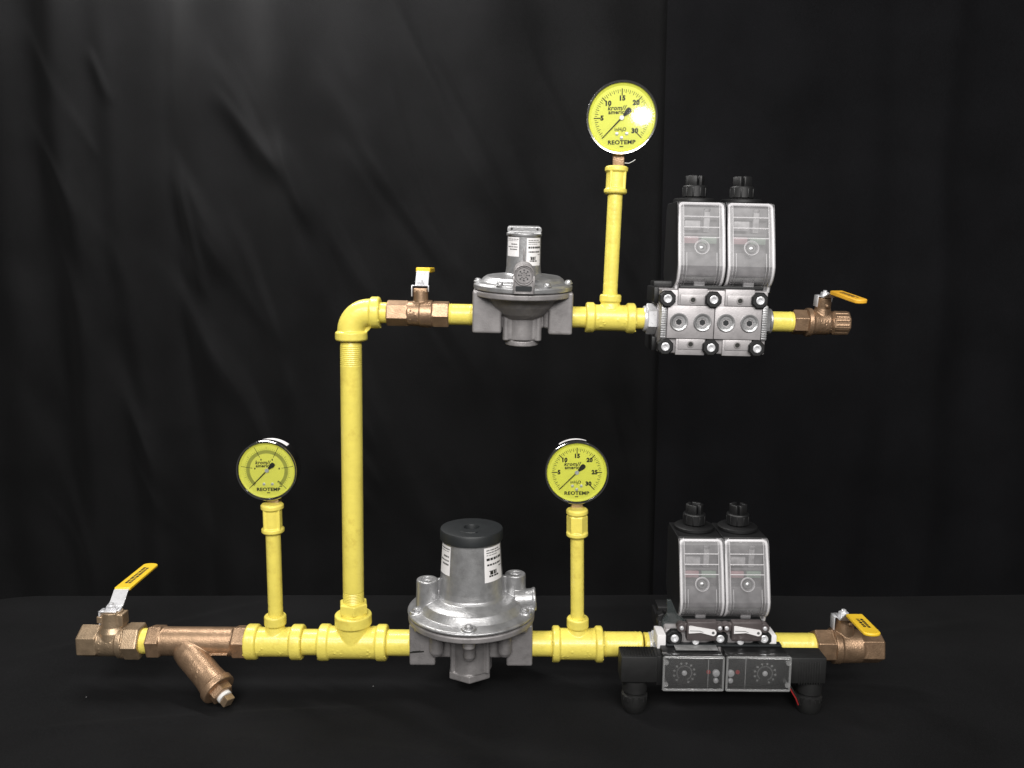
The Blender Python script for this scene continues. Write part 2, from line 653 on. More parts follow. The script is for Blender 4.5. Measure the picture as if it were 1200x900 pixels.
DX = wpix(772, 400, YB - .03)[0]
drape('black_curtain', -1.9, DX + 0.18, YB, 5, wr, fl, DRAPE, 'wrinkled black curtain with diagonal creases behind the left and middle of the gas train')
fl2 = [(wpix(1092, 300, YB)[0], .045, .016, 0.0), (wpix(1040, 300, YB)[0], .05, -.010, 0), (wpix(1200, 300, YB)[0], .08, .02, .03),
       (wpix(900, 300, YB)[0], .16, .008, .02), (wpix(790, 300, YB)[0], .05, .006, 0), (wpix(1290, 300, YB)[0], .05, -.02, 0)]
wr2 = []
for k in range(7):
    wr2.append((rs.uniform(.3, 1.4), rs.uniform(.7, 1.9), rs.uniform(-1.7, -1.2), rs.uniform(.1, .3), .03, rs.uniform(.001, .003), 0))
drape('black_curtain', DX, 1.95, YB - .03, 9, wr2, fl2, DRAPE2, 'smooth black curtain hanging flat at the right, its straight left edge behind the upper gauge')

# table cloth: flat top, rounded back edge and corner, hanging sides
yb = onz(700, 698, TABLE_Z).y
xl = onz(62, 690, TABLE_Z).x - 0.2
xs = np.concatenate([np.linspace(xl - 0.001, 1.45, 330)])
ys = np.linspace(-0.62, yb, 210)
X, Yg = np.meshgrid(xs, ys)
rc = 0.20
dx = np.maximum(0, (xl + rc) - X)
dy = np.maximum(0, Yg - (yb - rc))
both = (dx > 0) & (dy > 0)
rr = np.sqrt(dx ** 2 + dy ** 2)
k = np.where(both & (rr > 1e-6), np.maximum(dx, dy) / np.maximum(rr, 1e-6), 1.0)
X = np.where(both, (xl + rc) - dx * k, X)
Yg = np.where(both, (yb - rc) + dy * k, Yg)
rs = np.random.RandomState(11)
Zg = np.zeros_like(X)
for kk in range(9):
    Zg += 0.0006 * np.sin(X * rs.uniform(-9, 9) + Yg * rs.uniform(-16, 16) + rs.uniform(0, 6))
for (xa, ya, ang, ln, wd, amp) in ((-.50, -.10, .12, .25, .012, .0045), (.38, .02, -.15, .3, .014, .003), (.7, .2, .3, .3, .02, .003), (-.2, -.2, -.1, .3, .02, .003), (-.75, .25, .6, .25, .02, .004), (.05, .35, .05, .4, .02, .002)):
    u = (X - xa) * math.cos(ang) + (Yg - ya) * math.sin(ang)
    v = -(X - xa) * math.sin(ang) + (Yg - ya) * math.cos(ang)
    Zg += amp * np.exp(-(v / wd) ** 2 - (u / ln) ** 4)
Zg -= Zg.mean()
Zg = np.minimum(Zg, 0.004)
top = np.stack([X, Yg, Zg], -1)
# skirts
def skirt(edge, out):
    rows = []
    for t, o_, d_ in ((0, 0, 0), (1, .004, .0015), (2, .007, .006), (3, .009, .014), (4, .011, .06), (5, .016, .35), (6, .02, .70)):
        e = edge.copy()
        e[:, 0] += out[0] * o_
        e[:, 1] += out[1] * o_
        e[:, 2] = e[:, 2] - d_
        rows.append(e)
    return np.array(rows)
back = skirt(top[-1], (0, 1))
front = skirt(top[0], (0, -1))
full = np.concatenate([front[::-1][:-1], top, back[1:]], 0)
left = full[:, 0].copy()
cols = []
for o_, d_ in ((.02, .70), (.016, .35), (.011, .06), (.009, .014), (.007, .006), (.004, .0015)):
    e = left.copy()
    e[:, 0] -= o_
    e[:, 2] = np.minimum(e[:, 2], -d_)
    cols.append(e)
full = np.concatenate([np.array(cols).transpose(1, 0, 2), full], 1)
tc_ = grid_obj('tablecloth', full, CLOTH, 0.0)
tc_.location = (0, 0, TABLE_Z)
tc_['label'] = 'plain black tablecloth with a few lint specks under the gas train'
tc_['category'] = 'tablecloth'

# ------------------------------------------------------------------ the gas train: one bolted-up thing
train = bpy.data.objects.new('gas_train', None)
COL.objects.link(train)
base = LOW(560)
TM = Matrix.Translation((base.x, 0, TABLE_Z))
train.matrix_basis = TM
WORLD['gas_train'] = TM
train['label'] = 'yellow painted pipework with gauges, grey regulators, bronze valves and clear solenoid covers on black cloth'
train['category'] = 'gas pipework'

KR = 1.045     # lower run is seen from above, so its outline is this much taller than its radius


def nipple(fn, a, b, r, label=None, thread=True):
    fr = axis_frame(fn, (a + b) / 2)
    h = (b - a) / 2
    mb = MB()
    prof = [(r - 1, -h)]
    n = 28
    for i in range(n + 1):
        t = -h + 2 * h * i / n
        prof.append((r + (0.4 * math.sin(i * 2.4) if thread and (i < 5 or i > n - 5) else 0), t))
    prof.append((r - 1, h))
    mb.lathe([(p, t + h) for p, t in prof], (-h, 0, 0), (h, 0, 0), 40)
    return mb.build('pipe_nipple', YEL, train, fr)


def drips(mb, xc, r, n, seed):
    """beads of paint and sealant along the lower lip of a collar"""
    q = random.Random(seed)
    for i in range(n):
        a = q.uniform(-2.4, 0.6)
        mb.sphere((xc + q.uniform(-.6, .6), -r * math.cos(a), r * math.sin(a)), q.uniform(.5, 1.1), segs=8)


def tee(fn, a, b, R, r, cw, bx, bR, bz0, bz1, br, seed, blen=None, label=None):
    """run a..b px, collars R, body r, collar width cw; branch centre bx px, its collar bR from bz0 to bz1"""
    fr = axis_frame(fn, (a + b) / 2)
    h = (b - a) / 2
    o = bx - (a + b) / 2
    mb = MB()
    mb.cyl(r, (-h + 1, 0, 0), (h - 1, 0, 0), 64)
    for s in (-1, 1):
        x0, x1 = sorted((s * h, s * (h - cw)))
        mb.cyl(R, (x0, 0, 0), (x1, 0, 0), 64, 1.6)
    mb.cyl(br, (o, 0, 0), (o, 0, bz0 + 2), 48)
    if br < r * .72:
        mb.lathe([(br + 2.2, 0), (br + 1.2, 3.5), (br + .4, 7), (br, 9)], (o, 0, r - 5), (o, 0, r + 5), 48)
    mb.cyl(bR, (o, 0, bz0), (o, 0, bz1), 48, 1.4)
    q = random.Random(seed)
    for s in (-1, 1):                       # worn raised casting marks on the front of the body
        for i in range(7):
            a_ = q.uniform(-.75, -.05)
            mb.sphere((s * h * .42 + q.uniform(-6, 6), -(r - .4) * math.cos(a_), (r - .4) * math.sin(a_)), q.uniform(.8, 1.3), segs=10)
    drips(mb, h - .3, R - 1.2, 8, seed)
    drips(mb, -h + .3, R - 1.2, 5, seed + 1)
    ob = mb.build('pipe_tee', YEL, train, fr, vox=.55, smooth=11)
    if label:
        ob['label'] = label
    return ob


# lower run of pipe
nipple(LOW, 165, 180, 15.2 / KR)
tee(LOW, 289.5, 356, 21.3 / KR, 17.6 / KR, 14, 323.5, 12.6, 21, 33.5, 10, 21)
nipple(LOW, 354, 377, 15.5 / KR)
tee(LOW, 374.7, 454, 22 / KR, 19.6 / KR, 12.5, 414.6, 21.4, 22, 36, 18.5, 22)
nipple(LOW, 452, 486, 15.7 / KR)
nipple(LOW, 618, 650, 15.2 / KR)
tee(LOW, 647, 706, 21.8 / KR, 18.8 / KR, 9, 676.5, 12.8, 20.5, 33, 10, 23)
nipple(LOW, 704, 752, 15 / KR)
nipple(LOW, 754.5, 766, 14.2 / KR)
nipple(LOW, 905, 957, 15 / KR)
# upper run of pipe
nipple(UPP, 443, 457, 12.2)
nipple(UPP, 525.5, 556, 12.3)
nipple(UPP, 666, 689, 12.4)
tee(UPP, 686, 744, 17.8, 15.2, 10.5, 714.5, 12.6, 18, 27.5, 10.5, 24)
nipple(UPP, 742, 764, 12.3)
nipple(UPP, 893, 931, 11.9)

# big riser, bushing, elbow
p0 = W(414.4, 716)
p1 = W(411.2, 394)
fr = place_frame(p0, p1 - p0)
Lr = (p1 - p0).length / fr[1]
mb = MB()
prof = [(11.3, 0)]
for i in range(15):
    prof.append((12.1 - 0.5 * (i % 2), 12 + i * 0.95))
prof += [(12.15, 26), (12.15, Lr - 34)]
for i in range(22):
    prof.append((12.25 - 0.38 * (i % 2), Lr - 33 + i * 1.1))
prof.append((11.3, Lr))
mb.lathe(prof, (0, 0, 0), (0, 0, Lr), 56)
mb.build('riser_pipe', YEL, train, fr, sharp=25)
mb = MB()
mb.hexa(17.6, (0, 0, -1.5), (0, 0, 11.5), 12, 1.3)
mb.cyl(15.5, (0, 0, -12), (0, 0, 0), 40)
mb.build('hex_bushing', YEL, train, fr, vox=.45, smooth=2)
fe = axis_frame(UPP, 411.3)
fe = (Matrix.Translation(W(411.3, 366.0)) @ Matrix.Rotation(math.radians(0.6), 4, 'Y'), fe[1])
mb = MB()
pts = [(0, 0, -24)]
for i in range(15):
    a = math.radians(180 - 90 * i / 14)
    pts.append((22 + 22 * math.cos(a), 0, -22 + 22 * math.sin(a)))
pts.append((26, 0, 0))
mb.tube(pts, 16.2, 40)
mb.cyl(18.9, (0, 0, -33.2), (0, 0, -22.2), 56, 1.6)
mb.cyl(18.7, (23, 0, 0), (34.5, 0, 0), 56, 1.6)
mb.prism([(12, -24), (24, -12), (26, -16), (17, -25)], -3, 3, 'y')
drips(mb, 34, 17.5, 9, 5)
mb.build('pipe_elbow', YEL, train, fe, vox=.55, smooth=5)


# ------------------------------------------------------------------ gauges on their risers
def gauge_riser(bp, tp, r, c0, c1, cr, hexed):
    """pipe from bp to tp (px pairs), coupling from c0 to c1 in py"""
    a, b = W(*bp), W(*tp)
    fr = place_frame(a, b - a)
    L = (b - a).length / fr[1]
    mb = MB()
    prof = [(r - .8, -6)] + [(r + (.22 * math.sin(i * 2.5) if i < 8 or i > 42 else 0), -5 + (L + 5) * i / 50) for i in range(51)] + [(r - .8, L)]
    mb.lathe([(p, t + 6) for p, t in prof], (0, 0, -6), (0, 0, L), 36)
    mb.build('gauge_riser', YEL, train, fr)
    k = L / (bp[1] - tp[1])
    z0, z1 = (bp[1] - c1) * k, (bp[1] - c0) * k
    mb = MB()
    mb.cyl(cr - 2.2, (0, 0, z0), (0, 0, z1), 40)
    mb.cyl(cr, (0, 0, z0), (0, 0, z0 + 6.5), 40, 1.6)
    mb.cyl(cr, (0, 0, z1 - 7), (0, 0, z1), 40, 1.6)
    if hexed == 1:
        for i in range(4):
            a_ = math.radians(45 + 90 * i + 8)
            x, y = (cr - 2) * math.cos(a_), (cr - 2) * math.sin(a_)
            mb.cyl(1.8, (x, y, z0 + 3), (x, y, z1 - 3), 10)
    elif hexed == 2:
        mb.hexa(cr - .3, (0, 0, z0 + 1), (0, 0, z1 - 8), 22, .6)
    mb.build('pipe_coupling', YEL, train, fr, vox=.42, smooth=3)
    return fr, z1


def dial_pt(R, y):
    return lambda a, b: Vector((a * R, y, b * R))


def gauge(cpx, R, stem_px, stem_mat, yaw, tilt, kind, label, depth=27, strip=None):
    c = W(*cpx)
    fr = place_frame(c, Vector((0, 0, 1)), yaw, tilt)
    ax0, ax1 = (0, 0, 0), (0, 1, 0)
    mb = MB()
    mb.lathe([(R - 1.0, 0.6), (R - 1.0, 4), (R - 2.6, 5), (R - 2.6, depth - 3), (R - 5.5, depth), (0, depth)], ax0, ax1, 72)
    # socket below the case, down into the coupling
    s = W(*stem_px)
    ls = fr[0].inverted() @ s
    ls = ls / fr[1]
    zt = -R + 4
    body = mb.build('pressure_gauge', CHR, train, fr)
    body['label'] = label
    ms = MB()
    ms.box((ls.x - 7, 4, ls.z - 3), (ls.x + 7, 18, zt), 1.2)
    ms.cyl(7.4, (ls.x, 11, ls.z - 6), (ls.x, 11, ls.z + 2), 24)
    ms.build('gauge_socket', stem_mat, body, fr)
    mb = MB()
    mb.ring([(R, 4.5), (R + .2, 1), (R, -2.2), (R - 1, -3.6), (R - 2.6, -3.4), (R - 3.4, -1.4), (R - 3.6, 2), (R - 3.6, 4.5)], ax0, ax1, 96)
    mb.build('bezel', CHR, body, fr)
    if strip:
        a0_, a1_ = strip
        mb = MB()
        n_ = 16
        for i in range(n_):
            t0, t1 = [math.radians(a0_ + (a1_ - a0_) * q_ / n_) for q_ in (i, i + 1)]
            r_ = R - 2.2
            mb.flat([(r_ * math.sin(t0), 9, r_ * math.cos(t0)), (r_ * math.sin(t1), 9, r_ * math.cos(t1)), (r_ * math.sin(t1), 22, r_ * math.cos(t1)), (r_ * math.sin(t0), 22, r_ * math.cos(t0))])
        mb.build('case_strip', WHT, body, fr)  # plain white band curved over the top of the case
    # dial and its printing
    Rd = R - 3.5
    mb = MB()
    mb.lathe([(0, 0), (Rd * .93, 0), (Rd, -1.6), (Rd, 1.2), (0, 1.2)], ax0, ax1, 96)
    D = dial_pt(Rd, -0.16)

    def tick(ang, r0, r1, wd, mi=1, y=-.16):
        a = math.radians(90 - ang)
        d = Vector((math.cos(a), math.sin(a)))
        n = Vector((-d.y, d.x)) * wd / 2
        mb.flat([Vector((p.x * Rd, y, p.y * Rd)) for p in (d * r0 + n, d * r1 + n, d * r1 - n, d * r0 - n)], mi)

    def put(s_, x, z, size, bold=0.0, sx=1.0, shear=0.0, mi=1):
        mb.text(s_, size, lambda a, b: Vector(((x + a) * Rd, -.16, (z + b) * Rd)), mi, bold, sx, shear)

    def smudge(x, z, w_, h_):                 # print too small to read
        mb.flat([Vector((a * Rd, -.16, b * Rd)) for a, b in ((x - w_, z - h_), (x + w_, z - h_), (x + w_, z + h_), (x - w_, z + h_))], 1)

    def arcband(r0, r1, a0, a1, mi, y):
        n = 60
        for i in range(n):
            t0, t1 = [math.radians(90 - (a0 + (a1 - a0) * q / n)) for q in (i, i + 1)]
            mb.flat([Vector((r * Rd * math.cos(t), y, r * Rd * math.sin(t))) for r, t in ((r0, t0), (r1, t0), (r1, t1), (r0, t1))], mi)
    if kind == 30:
        for i in range(61):
            ang = -135 + 270 * i / 60
            if i % 10 == 0:
                tick(ang, .65, .85, .030)
            elif i % 2 == 0:
                tick(ang, .72, .83, .017)
            else:
                tick(ang, .76, .83, .013)
        for v in (5, 10, 15, 20, 25, 30):
            a = math.radians(90 - (-135 + 9 * v))
            rr_ = .60 if v in (5, 25) else (.565 if v == 15 else .60)
            put(str(v), rr_ * math.cos(a) - (.03 if v == 30 else 0) + (.0), rr_ * math.sin(a) + (.03 if v == 30 else 0), .19, .012, 1.0)
        put('krom//', -.16, .285, .185, .005, 1.0, .2)
        put('america', -.13, .165, .165, .005, 1.0)
        put('inH', -.11, -.34, .14, .003)
        put('2', .015, -.385, .085, .003)
        put('O', .085, -.34, .14, .003)
        put('REOTEMP', 0, -.725, .165, .006, 1.12)
        smudge(0, -.845, .055, .016)
    else:
        arcband(.62, .745, -140, 140, 2, -.10)
        for i in range(6):
            ang = -135 + 54 * i
            tick(ang, .53, .94, .017)
            if 0 < i < 5:
                a = math.radians(90 - ang)
                smudge(.44 * math.cos(a), .44 * math.sin(a), .022, .03)
        for i in range(51):
            if i % 10:
                tick(-135 + 5.4 * i, .76, .80 if i % 5 else .86, .009)
        put('krom//', -.15, .285, .18, .005, 1.0, .2)
        put('america', -.12, .165, .16, .005, 1.0)
        put('REOTEMP', 0.02, -.70, .165, .007, 1.12)
        smudge(.02, -.82, .055, .016)
        smudge(.40, -.42, .05, .014)
        smudge(.47, -.58, .055, .014)
    mb.build('dial', [DIAL2 if kind != 30 else (DIAL3 if strip else DIAL), INK, BAND], body, fr, sharp=30, recalc=False)
    # needle from the hub to the zero mark, with its fat counterweight
    mb = MB()
    a = math.radians(225)
    d = Vector((math.cos(a), math.sin(a)))
    n = Vector((-d.y, d.x))

    def npoly(pts, y0, y1):
        mb.prism([((d.x * t + n.x * s_) * Rd, (d.y * t + n.y * s_) * Rd) for t, s_ in pts], y0, y1, 'y')
    npoly([(-.02, .022), (.80, .010), (.80, -.010), (-.02, -.022)], -1.25, -.85)
    npoly([(-.08, .03), (-.16, .055), (-.26, .085), (-.345, .075), (-.37, .03), (-.37, -.03), (-.345, -.075), (-.26, -.085), (-.16, -.055), (-.08, -.03)], -1.3, -.8)
    mb.build('needle', INK, body, fr)
    mb = MB()
    mb.cyl(.075 * Rd, (0, -.7, 0), (0, -1.9, 0), 24, .3)
    mb.build('needle_hub', ZNC, body, fr)
    for (x, z) in (((-.145, -.47), (.155, -.47), (0.0, -.59)) if kind == 30 else ((-.13, -.50), (.17, -.50))):
        ms = MB()
        ms.dome((x * Rd, 0, z * Rd), (0, -1, 0), .055 * Rd, .9)
        ms.build('dial_screw', ZNC, body, fr)
    mb = MB()
    mb.lathe([(0, -2.6), (R - 3.2, -2.2), (R - 3.2, -1.9), (0, -2.3)], ax0, ax1, 72)
    mb.build('glass', GLASS, body, fr)
    return fr


gauge_riser((323.3, 724), (319.0, 592), 8.5, 590, 623.5, 13, 1)
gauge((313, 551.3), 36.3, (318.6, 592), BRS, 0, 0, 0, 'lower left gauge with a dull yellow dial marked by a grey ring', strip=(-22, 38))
gauge_riser((676.6, 730), (676.3, 598), 7.8, 596, 628, 12.6, 2)
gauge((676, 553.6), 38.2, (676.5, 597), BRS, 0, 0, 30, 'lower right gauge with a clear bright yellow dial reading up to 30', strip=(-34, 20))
gauge_riser((714.8, 347), (722.6, 197), 8.5, 195, 227, 13.2, 1)
g3 = gauge((728.7, 138), 42, (724.3, 195), BRZ, -9, 4, 30, 'upper gauge with a bright white reflection on its yellow dial')
# the small bright work lamp behind the camera that shines back from the upper gauge's glass
pg = W(760, 136)
ng = (g3[0].to_3x3() @ Vector((0, -1, 0))).normalized()
vg = (pg - CAM).normalized()
rg = vg - 2 * vg.dot(ng) * ng
area('work_lamp', pg + rg * 2.0, pg, 0.10, 0.08, 0.65, 'ELLIPSE')
mb = MB()
q = W(732, 191, -.01)
frq = place_frame(q)
mb.tube([(0, 0, 0), (5, -2, -.5), (9, -3, 1.5), (12, -3, 3.5)], .35, 6)
mb.build('thread_tape', TAPE, train, frq)


# ------------------------------------------------------------------ ball valves
def lever(body, fr, sx, z0, ang, L, wd, jog, grip, k=1.0, markings=True, gt=4.0):
    """lever plate, dipped grip and stem nut; ang = heading of the lever, degrees about the stem (90 = away)"""
    M = Matrix.Translation((sx, 0, z0)) @ Matrix.Rotation(math.radians(ang), 4, 'Z')
    t1, t2 = 11 * k, 26 * k
    th = 1.5 * k
    path = [(-8 * k, 0), (t1, 0), (t2, jog), (t2 + 8 * k, jog + .5)]
    mb = MB()
    poly = [(a, b) for a, b in path] + [(a - .4, b + th) for a, b in reversed(path)]
    mb.prism(poly, -wd * .45, wd * .45, 'y', M=M)
    # stop tabs bent down at the side
    sg = 1 if ang > 0 else -1
    for (s_, w_, x0, x1, dz) in ((sg, .62, -8, 3, -15), (-sg, .55, -3, 5, -8)):
        y0, y1 = sorted((s_ * wd * w_, s_ * (wd * w_ - th)))
        mb.box((x0 * k, y0, dz * k), (x1 * k, y1, th), .4, M=M)
        y0, y1 = sorted((s_ * wd * w_, s_ * wd * .3))
        mb.box((x0 * k, y0, 0), (x1 * k, y1, th), .3, M=M)
    mb.build('lever', ZNC, body, fr, bev=.3)
    mb = MB()
    n = 12
    zg = jog + .5 - 1.2 * k
    hw = wd / 2
    out = [(t2 + 2 * k, -hw), (L - hw * .6, -hw * .98)]
    for i in range(1, n):
        a = -PI / 2 + PI * i / n
        out.append((L - hw * .6 + hw * .6 * math.cos(a), hw * .98 * math.sin(a)))
    out += [(L - hw * .6, hw * .98), (t2 + 2 * k, hw)]
    rise = Matrix.Rotation(math.radians(-1.5), 4, 'Y')
    GM = M @ Matrix.Translation((0, 0, zg))
    mb.prism(out, 0, gt * k, 'z', M=GM)
    g = mb.build('lever_grip', [grip], body, fr, bev=1.3 * k)
    if markings:
        q_ = random.Random(int(sx * 10) + 5)
        mb = MB()
        for row in (-.25, .2):
            t = t2 + 16 * k
            while t < L - 18 * k:
                w_ = q_.uniform(2, 5) * k
                mb.box((t, hw * row - 1.6 * k, (gt - .02) * k), (t + w_, hw * row + 1.6 * k, (gt + .1) * k), M=GM)
                t += w_ + q_.uniform(.6, 1.6) * k
        mb.build('grip_print', INK, body, fr)
    mb = MB()
    mb.hexa(5.6 * k, (sx, 0, z0 + th), (sx, 0, z0 + th + 5 * k), 10, .6)
    mb.cyl(2.8 * k, (sx, 0, z0 + th + 4 * k), (sx, 0, z0 + th + 7.5 * k), 16, .4)
    mb.build('stem_nut', ZNC, body, fr)


def valve_marks(mb, x0, x1, r, seed, n=22):
    q_ = random.Random(seed)
    for i in range(n):
        a = q_.uniform(-.6, .35)
        mb.sphere((q_.uniform(x0, x1), -(r - .3) * math.cos(a), (r - .3) * math.sin(a)), q_.uniform(.55, .85), segs=8)


# lower left
fr = axis_frame(LOW, 134)
mb = MB()
mb.hexa(20.2 / 1.02, (-37, 0, 0), (-14, 0, 0), 0, 1.4)
mb.lathe([(14, 0), (17.2, 3), (17.6, 12), (17.6, 24), (19.8, 25.5), (19.8, 31), (17, 33)], (-17, 0, 0), (20, 0, 0), 56)
mb.hexa(21.2, (14.5, 0, 0), (34, 0, 0), 30, 1.6)
mb.lathe([(17, 0), (16, 8), (13, 14), (12, 22), (11.5, 31)], (0, 0, 6), (0, 0, 40), 40)
mb.box((-15, -9, 25), (-9, 9, 33), 1)
mb.box((9, -8, 20), (15, 8, 35), 1)
valve_marks(mb, -12, 6, 17.6, 4)
o = mb.build('ball_valve', BRS, train, fr, vox=.5, smooth=3)
o['label'] = 'lower left brass ball valve at the inlet end'
lever(o, fr, -1, 37.5, 90, 112, 19, 13, GRIP, 1.0)
# lower right
fr = axis_frame(LOW, 992)
mb = MB()
mb.hexa(20.4 / KR, (-39, 0, 0), (-15, 0, 0), 0, 1.4)
mb.lathe([(16, 0), (20.4, 1.5), (20.6, 8), (19.4, 10), (19.2, 32), (17, 36)], (-19, 0, 0), (20, 0, 0), 56)
mb.hexa(20.2 / 1.02, (12, 0, 0), (38.5, 0, 0), -8, 1.6)
mb.lathe([(13, 0), (11, 12), (9.5, 20), (9.5, 25)], (-4, 0, 10), (-4, 0, 40), 40)
valve_marks(mb, -8, 12, 19.2, 8)
mb.dome((-1, -9, 30), (0, -1, .2), 2.6, 2)
o = mb.build('ball_valve', BRZ, train, fr, vox=.5, smooth=3)
o['label'] = 'lower right bronze ball valve with its lever turned forward'
lever(o, fr, -6, 35.5, -90, 80, 19, 13, GRIP, 1.0)
# upper left
fr = axis_frame(UPP, 490)
mb = MB()
mb.hexa(15.2, (-36.5, 0, 0), (-11, 0, 0), -8, 1.2)
mb.lathe([(12, 0), (14.4, 3), (14.8, 12), (14.8, 16), (16, 17), (16, 30), (14, 32)], (-14, 0, 0), (20, 0, 0), 48)
mb.hexa(16, (17, 0, 0), (36.5, 0, 0), -22, 1.2)
mb.cyl(8.6, (3, 0, 4), (3, 0, 27), 32)
mb.box((-5, -7, 24), (11, 7, 30), 1)
valve_marks(mb, -8, 4, 14.8, 12, 18)
o = mb.build('ball_valve', BRZ, train, fr, vox=.42, smooth=3)
o['label'] = 'upper left bronze ball valve beside the elbow, its lever pointing back'
lever(o, fr, 3, 32, 90, 88, 17, 16, GRIP, .8, False, 7.5)
# upper right
fr = axis_frame(UPP, 962, roll=9)
mb = MB()
mb.hexa(14.8, (-34, 0, 0), (-17, 0, 0), 0, 1.1)
mb.lathe([(13, 0), (16.8, 1.2), (16.8, 6), (15, 8), (14.3, 14), (14.3, 26), (12, 30)], (-19, 0, 0), (14, 0, 0), 48)
mb.hexa(14.6, (11, 0, 0), (31, 0, 0), 12, 1.4, n=8)
for i in range(16):
    a = 2 * PI * i / 16
    mb.cyl(.8, (14, 13.6 * math.cos(a), 13.6 * math.sin(a)), (28.5, 13.6 * math.cos(a), 13.6 * math.sin(a)), 8)
mb.lathe([(11, 0), (8.8, 10), (8.4, 22)], (0, 0, 8), (0, 0, 30), 32)
mb.dome((2, -8, 21), (0, -1, 0), 2.6, 2.4)
valve_marks(mb, -4, 10, 14.3, 15, 18)
o = mb.build('ball_valve', BRZ, train, fr, vox=.42, smooth=3)
o['label'] = 'upper right bronze ball valve with an orange yellow lever'
lever(o, fr, 0, 31, -80, 76, 15, 7, GRIPO, .8, True, 6)

# ------------------------------------------------------------------ strainer
fr = axis_frame(LOW, 234)
mb = MB()
mb.cyl(16.6, (-46, 0, 0), (46, 0, 0), 56)
mb.hexa(19.8, (-58, 0, 0), (-42, 0, 0), 14, 1.4)
mb.hexa(19.8, (41, 0, 0), (58, 0, 0), 14, 1.4)
s0 = Vector((-24, 0, 0))
e = Vector((62, -42, -41)).normalized()


def sp(t):
    return s0 + e * t


mb.lathe([(12, 6), (15.5, 14), (16.6, 24), (16.2, 40), (16.0, 60), (16.8, 68), (17.6, 73), (19.3, 74), (19.3, 81), (18.2, 82)], sp(0), sp(90), 56)
q_ = random.Random(3)
fx = e.cross(Vector((0, -1, .25))).normalized()
fy = fx.cross(e).normalized()
for i in range(20):                         # raised casting marks on the leg
    t = 34 + 24 * q_.random()
    a = q_.uniform(-.35, .35)
    mb.sphere(sp(t) + (fy * math.cos(a) + fx * math.sin(a)) * 15.9 * (1 if (fy.y < 0) else -1), q_.uniform(.5, .8), segs=8)
for i in range(12):
    mb.sphere((18 + q_.uniform(0, 16), -15.6, 3 - q_.uniform(4, 10)), q_.uniform(.5, .8), segs=8)
mb.box((18, -16.9, -9.5), (37, -12.5, -8.3), .3)
o = mb.build('strainer', BRZ, train, fr, vox=.55, smooth=7)
o['label'] = 'bronze strainer with a slanting leg'
mb = MB()
mb.hexa(13.2, sp(81), sp(90), 20, 1)
mb.build('strainer_cap', BRZ, o, fr)
mb = MB()
mb.cyl(8.2, sp(89), sp(94), 24, .5)
mb.build('thread_tape', TAPE, o, fr)
mb = MB()
mb.hexa(7.6, sp(93.5), sp(101.5), 35, .8, n=4)
mb.build('plug', BRS, o, fr)


# ------------------------------------------------------------------ regulators
def label_patch(prof_r, a0, a1, z0, z1, lines, seed, thick=.35):
    """paper label wrapped on a barrel; a measured from the front, + to the right"""
    mb = MB()
    n = 14
    for i in range(n):
        t0, t1 = [math.radians(a0 + (a1 - a0) * q / n) for q in (i, i + 1)]
        for (za, zb) in ((z0, z1),):
            ra, rb = prof_r(za) + thick, prof_r(zb) + thick
            mb.flat([(ra * math.sin(t0), -ra * math.cos(t0), za), (ra * math.sin(t1), -ra * math.cos(t1), za),
                     (rb * math.sin(t1), -rb * math.cos(t1), zb), (rb * math.sin(t0), -rb * math.cos(t0), zb)], 0)
    q_ = random.Random(seed)
    for (f, h, x0, x1, mi) in lines:          # smudged print too small to read
        z = z1 - f * (z1 - z0)
        a = x0
        while a < x1:
            b = min(x1, a + q_.uniform(.05, .16))
            s0_, s1_ = [math.radians(a0 + (a1 - a0) * q) for q in (a, b)]
            zz = (z - h * (z1 - z0) / 2, z + h * (z1 - z0) / 2)
            rr_ = [prof_r(v) + thick + .12 for v in zz]
            mb.flat([(rr_[0] * math.sin(s0_), -rr_[0] * math.cos(s0_), zz[0]), (rr_[0] * math.sin(s1_), -rr_[0] * math.cos(s1_), zz[0]),
                     (rr_[1] * math.sin(s1_), -rr_[1] * math.cos(s1_), zz[1]), (rr_[1] * math.sin(s0_), -rr_[1] * math.cos(s0_), zz[1])], mi)
            a = b + q_.uniform(.01, .04)
    return mb


# lower regulator
fr = axis_frame(LOW, 552.6)
ff = fr
mb = MB()
mb.cyl(24, (0, 0, 38), (0, 0, -28), 48)
mb.lathe([(71, 0), (73.3, 1.2), (73.3, 6.5), (72, 7.5)], (0, 0, 32.5), (0, 0, 41), 96)
mb.lathe([(62, 0), (40, 14), (30, 18)], (0, 0, 34), (0, 0, 10), 64)
for s in (-1, 1):
    x0, x1 = sorted((s * 41, s * 71))
    mb.box((x0, -17, -20), (x1, 17, 30), 2)
    x0, x1 = sorted((s * 20, s * 60))
    mb.box((x0, -13, -12), (x1, 13, 26), 2)
    mb.lathe([(8, 0), (8, 30), (6, 34), (0, 36)], (s * 39, -22, 30), (s * 39, -22, -8), 24)
    mb.box((s * 39 - 8, -20, -2), (s * 39 + 8, 0, 34), 1)
for a in (0, 72, -72, 144, -144):
    t = math.radians(a)
    x, y = 61 * math.sin(t), -61 * math.cos(t)
    mb.cyl(7, (x, y, 34), (x, y, 24), 20)
mb.lathe([(7, 0), (7, 34), (5, 38), (0, 39)], (-1, -33, 34), (-1, -33, -8), 24)
mb.box((-8, -32, -4), (6, -5, 34), 1)
mb.cyl(3, (-21, -13, 20), (-21, -13, -28), 12)
mb.cyl(3, (19, -16, 20), (19, -16, -28), 12)
mb.hexa(27, (-2, 0, -37.5), (-2, 0, -28), 2, 1.2)
o = mb.build('gas_regulator', ALD, train, fr, vox=.62, smooth=4)
o['label'] = 'large grey lower regulator with a black cap on its tall tapered bonnet'
reg = o
mb = MB()
